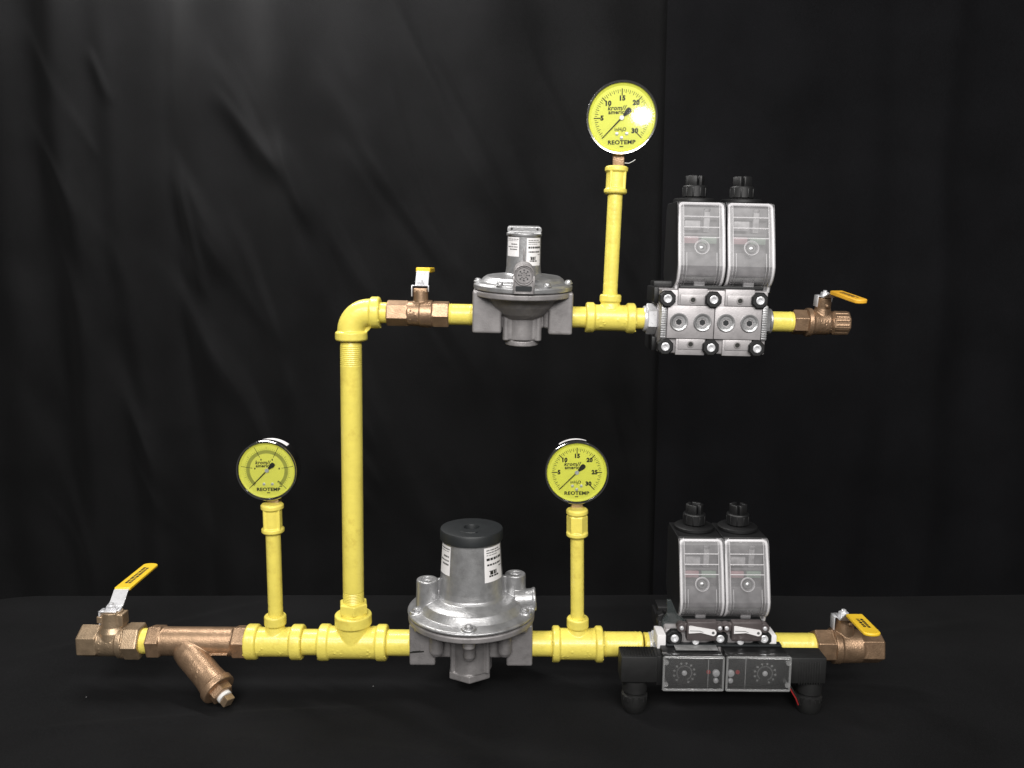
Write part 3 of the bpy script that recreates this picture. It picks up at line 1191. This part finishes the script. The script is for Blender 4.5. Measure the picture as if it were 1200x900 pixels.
mb.lathe([(60, 0), (72, .2), (74, 1.6), (74, 3.2), (72, 4.6), (62, 6.5), (59, 10), (55.5, 14.5), (49, 17.5), (41, 20), (38.2, 23), (36.8, 30), (35.8, 44), (34.2, 70), (33.4, 84), (33.2, 90), (0, 90)], (0, 0, 41), (0, 0, 140), 96)
for (x, y) in ((-50.5, -10), (50.5, 10)):
    mb.lathe([(13.5, 0), (12.6, 20), (12.4, 33), (12.2, 36.5), (11, 37.5), (6.6, 37.5), (6.4, 33), (0, 33)], (x, y, 45), (x, y, 90), 36)
    s = 1 if x > 0 else -1
    mb.prism([(s * 33, 60), (s * 46, 50), (s * 46, 79), (s * 35, 82)], y * .5 - 2.2, y * .5 + 2.2, 'y')
mb.lathe([(15, 0), (12.5, 12), (12.5, 20), (13.5, 21), (13.5, 23.5), (12, 24.2)], (51, 3, 52), (76, 3, 54), 32)
mb.prism([(48, 48), (74, 44), (74, 60), (50, 66)], -2, 6, 'y')
for a in (0, 72, -72, 144, -144):
    t = math.radians(a)
    x, y = 65 * math.sin(t), -65 * math.cos(t)
    mb.cyl(8, (x, y, 43), (x, y, 48.5), 24, 1)
bon = mb.build('bonnet', ALU, reg, fr, vox=.62, smooth=3)
bon['label'] = 'bright cast aluminium bonnet'
mb = MB()
mb.lathe([(34.6, 0), (36, 1), (36.3, 11), (35.4, 12.8), (33, 13.6), (9.2, 13.6), (8.8, 12.4), (8.6, 8), (0, 8)], (0, 0, 127.5), (0, 0, 150), 72)
mb.tube([(-11, -19, 141.2), (-6, -22.5, 141.4), (0, -23.5, 141.4), (5, -22.5, 141.4), (8, -18.5, 141.2)], .7, 8)
mb.build('spring_cap', CAPM, reg, fr)
for a in (0, 72, -72, 144, -144):
    t = math.radians(a)
    x, y = 65 * math.sin(t), -65 * math.cos(t)
    mb = MB()
    mb.cyl(4.6, (x, y, 48), (x, y, 51.2), 20, .6)
    mb.dome((x, y, 51), (0, 0, 1), 3.1, 1.4)
    mb.build('flange_screw', ALU, reg, fr)


def barrel_r(z):
    return 36.8 + (33.4 - 36.8) * (z - 71) / (125 - 71)


LN1 = [(.08, .03, .1, .8, 2), (.15, .03, .1, .95, 2), (.22, .02, .1, .7, 2), (.34, .07, .1, .95, 1), (.50, .05, .12, .9, 1), (.60, .03, .75, .95, 1), (.68, .02, .2, .6, 2), (.74, .10, .25, .6, 1), (.83, .05, .2, .7, 1)]
LN2 = [(.10, .04, .1, .95, 2), (.18, .02, .05, .9, 2), (.36, .06, .4, .9, 2), (.50, .05, .1, .9, 2), (.63, .06, .3, .9, 2)]
label_patch(barrel_r, 27, 74, 86, 125.5, LN1, 2).build('rating_label', [WHT, INK, INKG], reg, fr, recalc=False)
label_patch(barrel_r, -76, -41, 92, 125.5, LN2, 4).build('rating_label', [WHT, INK, INKG], reg, fr, recalc=False)
mb = MB()
mb.box((-70.5, -17.45, 7.5), (-54, -17.2, 9.2), .1, M=Matrix.Rotation(math.radians(-5), 4, 'Y') @ Matrix.Translation((0, 0, -6)))
mb.box((-68, -17.45, 9.2), (-58, -17.2, 9.9), .1, M=Matrix.Rotation(math.radians(-5), 4, 'Y') @ Matrix.Translation((0, 0, -6)))
mb.build('pen_mark', INK, reg, fr)

# upper regulator
fr = axis_frame(UPP, 612, roll=5)
mb = MB()
mb.lathe([(55, 0), (57, 1), (57, 6), (55.5, 7)], (0, 0, 24), (0, 0, 31), 96)
mb.lathe([(47, 0), (45, 3), (39, 12), (30, 21), (22, 26)], (0, 0, 25), (0, 0, -10), 64)
for s in (-1, 1):
    x0, x1 = sorted((s * (24 if s < 0 else 30), s * 57.5))
    mb.box((x0, -23, -18), (x1, 23, 31), 2.2)
    mb.cyl(4.2, (s * 18.5, -12, 10), (s * 18.5, -12, -27), 20, .8)
mb.box((-17, -16, -27), (17, 16, 10), 2.5)
mb.box((-34, -13, -12), (34, 13, 20), 2)
mb.cyl(20, (0, 0, 6), (0, 0, -26), 48)
mb.lathe([(19, 0), (20, .8), (19.5, 6)], (0, 0, -33.5), (0, 0, -26), 48)
mb.cyl(6, (30, -12, 12), (30, -12, -12), 20, 2)
o = mb.build('gas_regulator', ALD, train, fr, vox=.55, smooth=4)
o['label'] = 'small grey upper regulator with a narrow bonnet and a round vent emblem'
reg = o
mb = MB()
mb.lathe([(55, 0), (57.3, 1), (57.3, 5.5), (55, 8), (49, 9.5), (46.5, 12.5), (43, 15), (34, 16.3), (23, 17), (20.6, 19), (19.8, 26), (19.3, 64), (0, 64)], (0, 0, 31.5), (0, 0, 100), 96)
bon = mb.build('bonnet', ALU, reg, fr, vox=.5, smooth=3)
mb = MB()
mb.prism(arch(19.6, 96, 103.5, 3.5), -15, 15, 'y')
mb.lathe([(19.6, 0), (20.4, .8), (20.4, 3.5), (19.6, 4.5)], (0, 0, 92), (0, 0, 98), 56)
mb.box((-19, -16.6, 94.5), (19, -10, 97), .6)
cp = mb.build('spring_cap', ALU, reg, fr, vox=.42, smooth=3)
for x in (-14.5, 14.5):
    mb = MB()
    mb.cyl(1.3, (x, -15.4, 100.8), (x, -14.6, 100.8), 16)
    mb.build('wire_hole', INK, reg, fr)
mb = MB()
vfr = (fr[0] @ Matrix.Translation((0, 0, 5.5 * fr[1])), fr[1])
pts = [(-11.8, 27), (11.8, 27), (11.8, 47)] + [(11.8 * math.cos(math.radians(a)), 48 + 11.8 * math.sin(math.radians(a))) for a in range(10, 180, 10)] + [(-11.8, 47)]
mb.prism(pts, -57.6, -14, 'y')
mb.ring([(11.6, -58.0), (10.2, -58.0), (10.2, -59.0), (11.0, -59.2)], (0, 0, 47.5), (0, 1, 47.5), 48)
mb.ring([(9.3, -58.0), (8.6, -58.0), (8.6, -58.8), (9.2, -58.8)], (0, 0, 47.5), (0, 1, 47.5), 48)
for s in (-1, 1):
    mb.box((s * 11 - .8, -59.2, 27), (s * 11 + .8, -57.0, 47), .3)
mb.box((-11, -59.2, 26.8), (11, -57.0, 28.6), .3)
mb.box((-.9, -22, 58), (.9, -18, 74), .5)
vt = mb.build('vent_plate', ALD, reg, vfr, bev=.3)
mb = MB()
mb.prism(arch(9.0, 30.0, 35.6, 1.2), -58.3, -57.8, 'y')
for i in range(8):
    a = 2 * PI * i / 8
    for r_, s_ in ((5.6, .8), (3.2, .6)):
        mb.cyl(s_, (r_ * math.cos(a), -58.3, 47.5 + r_ * math.sin(a)), (r_ * math.cos(a), -57.8, 47.5 + r_ * math.sin(a)), 8)
mb.build('vent_opening', CAPM, reg, vfr)
for a in (30, -30, 84, -84, 150, -150):
    t = math.radians(a)
    x, y = 52.6 * math.sin(t), -52.6 * math.cos(t)
    mb = MB()
    mb.cyl(4.8, (x, y, 39), (x, y, 41), 20, .6)
    mb.dome((x, y, 41.2), (0, 0, 1), 3.7, 2.6)
    mb.build('flange_screw', ALU, reg, fr)
label_patch(lambda z: 19.5, 8, 66, 60, 91, LN1, 5).build('rating_label', [WHT, INK, INKG], reg, fr, recalc=False)
label_patch(lambda z: 19.5, -68, -17, 70, 91.5, LN2, 6).build('rating_label', [WHT, INK, INKG], reg, fr, recalc=False)


# ------------------------------------------------------------------ solenoid valves
def cover_profile():
    """side outline of the clear coil cover: (y, z); front slopes out towards the bottom, then curls back"""
    f = [(5, 142), (1, 140.5), (-1.5, 136), (-9, 110), (-16, 85), (-20, 70)]
    for i in range(1, 7):
        a = math.radians(12 * i)
        f.append((-20 + 20 * (1 - math.cos(a)) * 1.0, 70 - 26 * math.sin(a) * .9))
    f += [(-4, 41.0)]
    return f


def coil(fr, cx, cap_kind, label):
    mb = MB()
    # black housing behind the clear cover
    side = [(14, 42), (62, 46), (72, 60), (72, 136), (66, 143), (8, 143), (8, 60)]
    mb.prism(side, cx - 27, cx + 27, 'x')
    mb.prism([(1, 44), (14, 42), (14, 143), (5, 143), (-1, 136), (-18, 72), (-12, 52)], cx - 27.3, cx - 25.6, 'x')
    body = mb.build('solenoid_coil', BLK, train, fr, bev=1.5)
    if label:
        body['label'] = label
    mb = MB()
    mb.lathe([(23, 0), (24.6, 1), (24.6, 4), (23, 5.2), (15, 6)], (cx, 42, 143), (cx, 42, 160), 56)
    mb.build('coil_disc', BLK, body, fr)
    mb = MB()
    mb.lathe([(14, 0), (14, 12), (13, 13.5), (10, 13.5)], (cx, 42, 150), (cx, 42, 170), 40)
    for a in ((20, 130, 215, 300) if cap_kind else (60, 150, 240, 330)):
        t = math.radians(a)
        Mx = Matrix.Translation((cx, 42, 163)) @ Matrix.Rotation(t, 4, 'Z')
        mb.box((5.5, -5.5, -1), (10, 5.5, 12), .8, M=Mx)
    mb.cyl(6, (cx, 42, 160), (cx, 42, 172), 24)
    for i in range(10):
        t = 2 * PI * i / 10
        mb.cyl(1.1, (cx + 13.6 * math.cos(t), 42 + 13.6 * math.sin(t), 150.5), (cx + 13.6 * math.cos(t), 42 + 13.6 * math.sin(t), 161), 8)
    mb.build('coil_cap', BLK, body, fr, bev=.4)
    # terminal board seen through the cover
    mb = MB()
    mb.box((cx - 22, 5, 48), (cx + 22, 11, 138), .6)
    mb.box((cx - 20, 0, 122), (cx + 20, 6, 136), 1)
    mb.box((cx - 20, -2, 104), (cx + 20, 6, 107), .6)
    mb.box((cx - 20, -8, 58), (cx + 20, 6, 86), 2)
    mb.build('terminal_board', BOARD, body, fr)
    for (nm, lo, hi, m_) in (('terminal_strip', (cx - 19, -4, 110), (cx - 1, 4.5, 121), TERM), ('terminal_strip', (cx + 3, -3, 108), (cx + 10, 4.5, 135), TERM), ('board_foot', (cx - 20, -4, 46), (cx + 20, 4.5, 57.4), BOARDD), ('terminal_block', (cx + 1, -4, 95), (cx + 19, 4.5, 103.2), GRN),
                             ('terminal_block', (cx - 19, -4, 95), (cx - 2, 4.5, 103.2), PNK)):
        mb = MB()
        mb.box(lo, hi, 1)
        mb.build(nm, m_, body, fr)
    # clear cover
    prof = cover_profile()
    mb = MB()
    hw = 26.8

    def front_y(z):
        for (y0, z0), (y1, z1) in zip(prof[:-1], prof[1:]):
            if z1 <= z <= z0:
                return y0 + (y1 - y0) * (z0 - z) / max(1e-6, z0 - z1)
        return prof[-1][0]
    for (a, b) in zip(prof[:-1], prof[1:]):       # front sheet
        mb.flat([(cx - hw + 1.5, a[0], a[1]), (cx - hw + 1.5, b[0], b[1]), (cx + hw - 1.5, b[0], b[1]), (cx + hw - 1.5, a[0], a[1])], 0)
    for s in (-1, 1):                             # rounded thick edges and side walls
        mb.prism(prof + [(8, prof[-1][1]), (8, 142)], cx + s * hw - .4, cx + s * hw + .4, 'x', 0)
        for (a, b) in zip(prof[:-1], prof[1:]):   # thicker band along each side
            mb.flat([(cx + s * (hw - 6), a[0] + .9, a[1]), (cx + s * (hw - 6), b[0] + .9, b[1]), (cx + s * (hw - 1), b[0] + .9, b[1]), (cx + s * (hw - 1), a[0] + .9, a[1])], 0)
        for dx_ in (6.3, 9.6):
            mb.tube([(cx + s * (hw - dx_), y + .6, z) for y, z in prof if z < (92 if dx_ > 7 else 200)], .42, 6, 2)
    rim = []
    for s in (-1, 1):
        side_ = [(cx + s * (hw - 1.7), y + 1.2, z) for y, z in prof if z < 134]
        cor = [(cx + s * (hw - 1.7 - 4.5 * (1 - math.cos(t))), 1.6 + 1.2 * math.sin(t), 135 + 5.2 * math.sin(t)) for t in [PI / 2 * q / 6 for q in range(7)]]
        rim.append((side_[::-1], cor))
    path = rim[0][0] + rim[0][1] + rim[1][1][::-1] + rim[1][0][::-1]
    mb.tube(path, 1.75, 10, 1)
    mb.tube([(cx - hw + 2, prof[-1][0], prof[-1][1] + 1), (cx + hw - 2, prof[-1][0], prof[-1][1] + 1)], 1.1, 8, 0)
    for z in (125.5, 113.5, 102):
        mb.tube([(cx - hw + 6, front_y(z) + .5, z), (cx + hw - 6, front_y(z) + .5, z)], .7, 8, 2)
    y9 = front_y(90)
    Mt = Matrix.Translation((cx, front_y(91), 91)) @ Matrix.Rotation(math.radians(-16), 4, 'X')
    v0, v1 = Mt @ Vector((0, 1.5, 0)), Mt @ Vector((0, -1, 0))
    mb.ring([(8.6, 0), (8.6, 2.0), (7.0, 2.2), (6.4, 0)], v0, v1, 40, 0)
    mb.ring([(8.7, 1.9), (8.5, 2.3), (8.2, 2.3), (8.1, 1.9)], v0, v1, 40, 2)
    mb.box((cx - 6.2, front_y(50) - 2.2, 45.5), (cx + 6.2, front_y(50) + 3, 56), .8, mi=0)
    cv = mb.build('coil_cover', [COVER, RIM, RIB], body, fr, recalc=False)
    mb = MB()
    mb.cyl(5, Mt @ Vector((0, 2.5, 0)), Mt @ Vector((0, .4, 0)), 28, .4)
    mb.build('screw_well', BOARDD, body, fr)
    mb = MB()
    c0 = Mt @ Vector((0, 1.5, 0))
    dn = (Mt @ Vector((0, -1, 0)) - Mt @ Vector((0, 0, 0)))
    mb.dome(c0, dn, 3.0, 2.0)
    mb.build('cover_screw', ALU, body, fr)
    return body


def knob(mb_parent, fr, x, y, z, r=9.8, ln=9):
    mb = MB()
    mb.lathe([(r - .8, 0), (r, 1), (r, ln - 1.4), (r - 1.4, ln), (5.4, ln), (5.0, ln - 1.5), (0, ln - 1.5)], (x, y, z), (x, y - 1, z), 8, math.radians(22))
    mb.build('corner_knob', BLK, mb_parent, fr)
    mb = MB()
    mb.ring([(4.7, ln - 1.6), (4.7, ln + .6), (3.9, ln + 1.0), (2.2, ln + .7), (2.0, ln - .6), (1.9, ln - 1.6)], (x, y, z), (x, y - 1, z), 24)
    mb.cyl(2.1, (x, y - ln + 1.6, z), (x, y - ln + .4, z), 12)
    mb.build('knob_screw', ZNC, mb_parent, fr)


def port_plug(parent, fr, x, y, z):
    mb = MB()
    mb.lathe([(10.2, -2), (10.2, 1.0), (9.4, 1.9), (7.8, 1.6), (7.0, .9), (4.4, .8), (4.0, -1.6), (0, -1.6)], (x, y, z), (x, y - 1, z), 40)
    mb.build('port_plug', ALU, parent, fr)
    mb = MB()
    mb.cyl(3.6, (x, y + 1.2, z), (x, y - .2, z), 6, .2, math.radians(10))
    mb.build('plug_socket', CAPM, parent, fr)


def valve_body(fr, label):
    mb = MB()
    mb.box((-60, -34, -36), (60, 34, 36), 2)
    mb.box((-53, -38, -18.5), (-.5, -30, 18.5), .6)
    mb.box((.3, -38, -18.5), (53, -30, 18.5), .6)
    for s in (-1, 1):
        for (x0, x1) in ((-42, -9), (11, 44)):
            z0, z1 = sorted((s * 19, s * 37.5))
            mb.box((x0, -36.5, z0), (x1, -28, z1), .8)
            z0, z1 = sorted((s * 19, s * 31))
            mb.box((x0 + 2.5, -37.5, z0), (x1 - 2.5, -30, z1), .6)
    for s in (-1, 1):
        mb.box((s * 57 - 3, -37, -19), (s * 57 + 3, -32, 20), .7, mi=1)
        for i in range(14):
            z = -17 + 34 * i / 13
            mb.box((s * 57 - 3, -37.3, z - .5), (s * 57 + 3, -36, z + .5), .2, mi=1)
    b = mb.build('solenoid_valve', [VALV, ALU], train, fr, sharp=40)
    b['label'] = label
    for s in (-1, 1):
        mb = MB()
        mb.hexa(18, (s * 60, 0, 0), (s * 71, 0, 0), 4, 1)
        mb.cyl(15, (s * 71, 0, 0), (s * 74.5, 0, 0), 40, .8)
        mb.build('end_flange', ZNC if s < 0 else ALU, b, fr)
    mb = MB()
    mb.box((-66, -16, 19), (-60.2, 34, 38), 1.5)
    mb.box((-66, -16, -36), (-60.2, 34, -19), 1.5)
    mb.box((-62, 12, 36), (60, 36, 44), 1.5)
    mb.box((-36, -14, 36), (60, 30, 40), 1)
    mb.build('flange_bracket', BLK, b, fr)
    return b


# upper double valve
fr = axis_frame(UPP, 828, roll=1.0)
vb = valve_body(fr, 'upper double solenoid valve body with round port plugs across its front')
for z in (26, -28):
    for x in (-54.5, -3, 49):
        knob(vb, fr, x, -33, z)
for x in (-40, -13.5, 13, 39.5):
    port_plug(vb, fr, x, -38, 0)
for z, in ((25,), (-25,)):
    for x in (-25.5, 27.5):
        mb = MB()
        mb.ring([(3.9, -.5), (3.9, .8), (2.7, .9), (2.5, -.5)], (x, -37.5, z), (x, -38.5, z), 24)
        mb.cyl(2.6, (x, -37.3, z), (x, -37.9, z), 20, mi=1)
        mb.build('test_port', [ALD, INK], vb, fr)
cfr = (fr[0] @ Matrix.Translation((0, 0, -7 * fr[1])), fr[1])
coil(cfr, -13.5, 0, 'coil at the left of the upper valve under its clear cover')
coil(cfr, 43, 1, 'coil at the right of the upper valve under its clear cover')

# lower double valve
fl_, s_l = axis_frame(LOW, 830)
s_u = axis_frame(UPP, 828)[1]
fr = (fl_, s_u)
vb = valve_body(fr, 'lower double solenoid valve body behind two clear pressure switches')
for x in (-51, 3, 55):
    knob(vb, fr, x, -34, 28, 9.8)
cfr = (fr[0] @ Matrix.Translation((0, 0, -7 * fr[1])), fr[1])
coil(cfr, -14, 0, 'coil at the left of the lower valve under its clear cover')
coil(cfr, 41, 1, 'coil at the right of the lower valve under its clear cover')
mb = MB()
mb.prism([(-62, 24), (-40, 24), (-34, 40), (-44, 48), (-52, 66), (-57, 66), (-56, 50), (-62, 40)], -20, -16, 'y')
mb.build('side_bracket', BRK, vb, fr, bev=.6)
mb = MB()
mb.cyl(8, (-60, -2, 38), (-60, -14, 38), 8, 1)
mb.build('corner_knob', BLK, vb, fr)
for s in (-1, 1):
    mb = MB()
    x0, x1 = sorted((s * 60.5, s * 71))
    mb.box((x0, -40, 13), (x1, -14, 31), 1.2)
    mb.build('flange_block', WHT, vb, fr)
mb = MB()
mb.box((-60, -44, 18.5), (76, -34, 21), .5)
mb.build('mounting_plate', CAPM, vb, fr)

for cx in (-20, 33):
    mb = MB()
    mb.box((cx - 18, -48, 27), (cx + 18, -38, 51), 2)
    for x in (cx - 24, cx + 21):
        mb.lathe([(5.6, 0), (5.6, 9)], (x, -38, 43), (x, -47, 43), 20)
        mb.box((min(x, cx), -45, 38), (max(x, cx), -39, 48), .6)
    sw = mb.build('position_switch', IND, train, fr, bev=.5)
    for x in (cx - 24, cx + 21):
        mb = MB()
        mb.dome((x, -47, 43), (0, -1, 0), 2.6, 1.8)
        mb.build('switch_screw', ZNC, sw, fr)
    mb = MB()
    mb.dome((cx - 6, -42, 24.5), (0, -1, .3), 4.4, 2.6)
    mb.build('switch_screw', ZNC, sw, fr)
    mb = MB()
    mb.prism([(cx - 16, 46), (cx - 14, 46.5), (cx + 13, 42)] + [(cx + 12.5 + 3.9 * math.cos(math.radians(a)), 38.5 + 3.9 * math.sin(math.radians(a))) for a in range(60, -130, -20)] + [(cx - 2, 38.5), (cx - 16, 37.5)], -50, -48.2, 'y')
    mb.prism([(cx - 15, 41.2), (cx - 3, 41.0), (cx + 1, 39.2), (cx + 1, 38.8), (cx - 3, 40.4), (cx - 15, 40.6)], -50.3, -49.9, 'y', 1)
    mb.cyl(1.7, (cx + 12.5, -50.3, 38.5), (cx + 12.5, -49.6, 38.5), 16, mi=1)
    mb.build('switch_lever', [WHT, INKG], sw, fr)


def pressure_switch(x0, x1, side, label):
    """side = -1: plug at the left end, +1: at the right"""
    mb = MB()
    zt, zb = 18, -22
    mb.box((x0 + 1, -59, zb), (x1 - 1, -35, zt), 1)
    mb.box((x0 + 5, -62, zb + 4), (x1 - 5, -58, zt - 4), .6)
    b = mb.build('pressure_switch', BLK, train, fr)
    b['label'] = label
    # clear lid standing proud of the black body
    mb = MB()
    y0, y1 = -58, -71
    a, c = x0, x1
    mb.box((a, y1, zb - .5), (c, y1 + 1.0, zt + .5), .4)
    t = 1.2
    for (lo, hi) in (((a, y1 + 1, zt - t), (c, y0, zt + .5)), ((a, y1 + 1, zb - .5), (c, y0, zb + t)), ((a, y1 + 1, zb + t), (a + t, y0, zt - t)), ((c - t, y1 + 1, zb + t), (c, y0, zt - t))):
        mb.box(lo, hi, .3)
    for (p_, q_) in (((a + .6, y1 + .6, zt), (c - .6, y1 + .6, zt)), ((a + .6, y1 + .6, zb), (c - .6, y1 + .6, zb)), ((a + .6, y1 + .6, zb), (a + .6, y1 + .6, zt)), ((c - .6, y1 + .6, zb), (c - .6, y1 + .6, zt))):
        mb.tube([p_, q_], 1.5, 8, 1)
    ex = x0 + 3 if side < 0 else x1 - 3
    for z in (zt - 6, zb + 7):
        mb.cyl(3.0, (ex, y0, z), (ex, y1 - .8, z), 16, mi=1)
    jx = x0 + 52 if side < 0 else x1 - 52
    mb.box((jx - .4, y1 + .6, zb + 2), (jx + .4, y1 + 1.6, zt - 2), 0, 1)
    mb.build('switch_lid', [LID, LIDR], b, fr)
    dx_ = x0 + 26 if side < 0 else x1 - 27
    mb = MB()
    mb.cyl(15, (dx_, -61.5, -5), (dx_, -63, -5), 48, .3)
    for i in range(11):
        ang = math.radians(225 - 29 * i)
        ca, sa = math.cos(ang), math.sin(ang)
        p = Vector((dx_ + 12 * ca, -63.1, -5 + 12 * sa))
        d = Vector((ca, 0, sa))
        n = Vector((-sa, 0, ca))
        for (u0, u1, w_) in ((-1.5, 1.5, .5), (-.2, .6, 1.5)):
            mb.flat([p + d * u0 + n * w_, p + d * u1 + n * w_, p + d * u1 - n * w_, p + d * u0 - n * w_], 1)
    for i in range(34):
        ang = math.radians(225 - 290 * i / 33)
        ca, sa = math.cos(ang), math.sin(ang)
        mb.flat([Vector((dx_ + r_ * ca - w_ * sa, -63.1, -5 + r_ * sa + w_ * ca)) for r_, w_ in ((8, .25), (9.3, .25), (9.3, -.25), (8, -.25))], 1)
    mb.build('setting_dial', [BLR, INKW], b, fr, recalc=False)
    mb = MB()
    mb.dome((dx_, -63, -5), (0, -1, 0), 3.2, 1.8)
    mb.build('dial_screw', ZNC, b, fr)
    for (ddx, z, r_) in ((0, -5, 4.4), (0, -14, 3.2)):
        mb = MB()
        xx = (x1 - 7 if side < 0 else x0 + 7) + ddx
        mb.dome((xx, -63, z), (0, -1, 0), r_, 2)
        mb.build('terminal_screw', ZNC, b, fr)
    mb = MB()
    xx = x1 - 16 if side < 0 else x0 + 15
    mb.cyl(2.5, (xx, -62, -3.5), (xx, -64, -3.5), 16, .4)
    mb.build('indicator_lamp', RED, b, fr)
    # plug connector and cable gland at the outer end
    mb = MB()
    if side < 0:
        a, c = x0 - 48, x0 - 5
    else:
        a, c = x1 - 2, x1 + 44
    mb.box((a, -64, -17), (c, -36, 15), 1.6)
    if side > 0:
        for i in range(9):
            mb.box((a + 14 + i * 3, -64.6, -18), (a + 15.6 + i * 3, -63, 10), .3)
    else:
        for i in range(12):
            mb.box((a + 3 + i * 3.3, -62, 14.5), (a + 5 + i * 3.3, -38, 15.6), .3)
    mb.box((min(c, x0) - 1 if side < 0 else x1 - 3, -60, -22), (x0 + 2 if side < 0 else a + 3, -36, 14), .8)
    mb.build('plug_connector', BLR, b, fr)
    gx = a + 18.5 if side < 0 else c - 14
    mb = MB()
    mb.lathe([(14.5, 0), (14.5, 14), (12.5, 16), (12.5, 18), (15, 19), (15, 29), (13, 37), (11, 40), (8, 41)], (gx, -50, -18), (gx, -50, -60), 40)
    for i in range(14):
        t_ = 2 * PI * i / 14
        mb.cyl(1.1, (gx + 14.6 * math.cos(t_), -50 + 14.6 * math.sin(t_), -36.5), (gx + 14.6 * math.cos(t_), -50 + 14.6 * math.sin(t_), -42), 8)
    mb.build('cable_gland', BLR, b, fr)
    return b


INKW = mat('white_dial_print', (0.32, 0.32, 0.32), 0.6)
ps1 = pressure_switch(-68.5, 1.5, -1, 'left pressure switch with a clear lid and a square plug at its left end')
ps2 = pressure_switch(4.5, 78.5, 1, 'right pressure switch with a clear lid and a square plug at its right end')
mb = MB()
mb.box((-52, -57, 20.1), (-2, -38, 20.5), .1)
mb.build('switch_label', clear('worn_clear_label', .35, (.6, .6, .6), .3, 90), ps1, fr)
for k_, m_ in ((0, RED), (2.2, INK)):
    mb = MB()
    mb.tube([(79 + k_, -66, -19), (83 + k_, -67, -26), (88 + k_, -66, -34), (92 + k_, -64, -43)], 0.85, 8)
    mb.build('lead_wire', m_, ps2, fr)

bpy.context.view_layer.update()
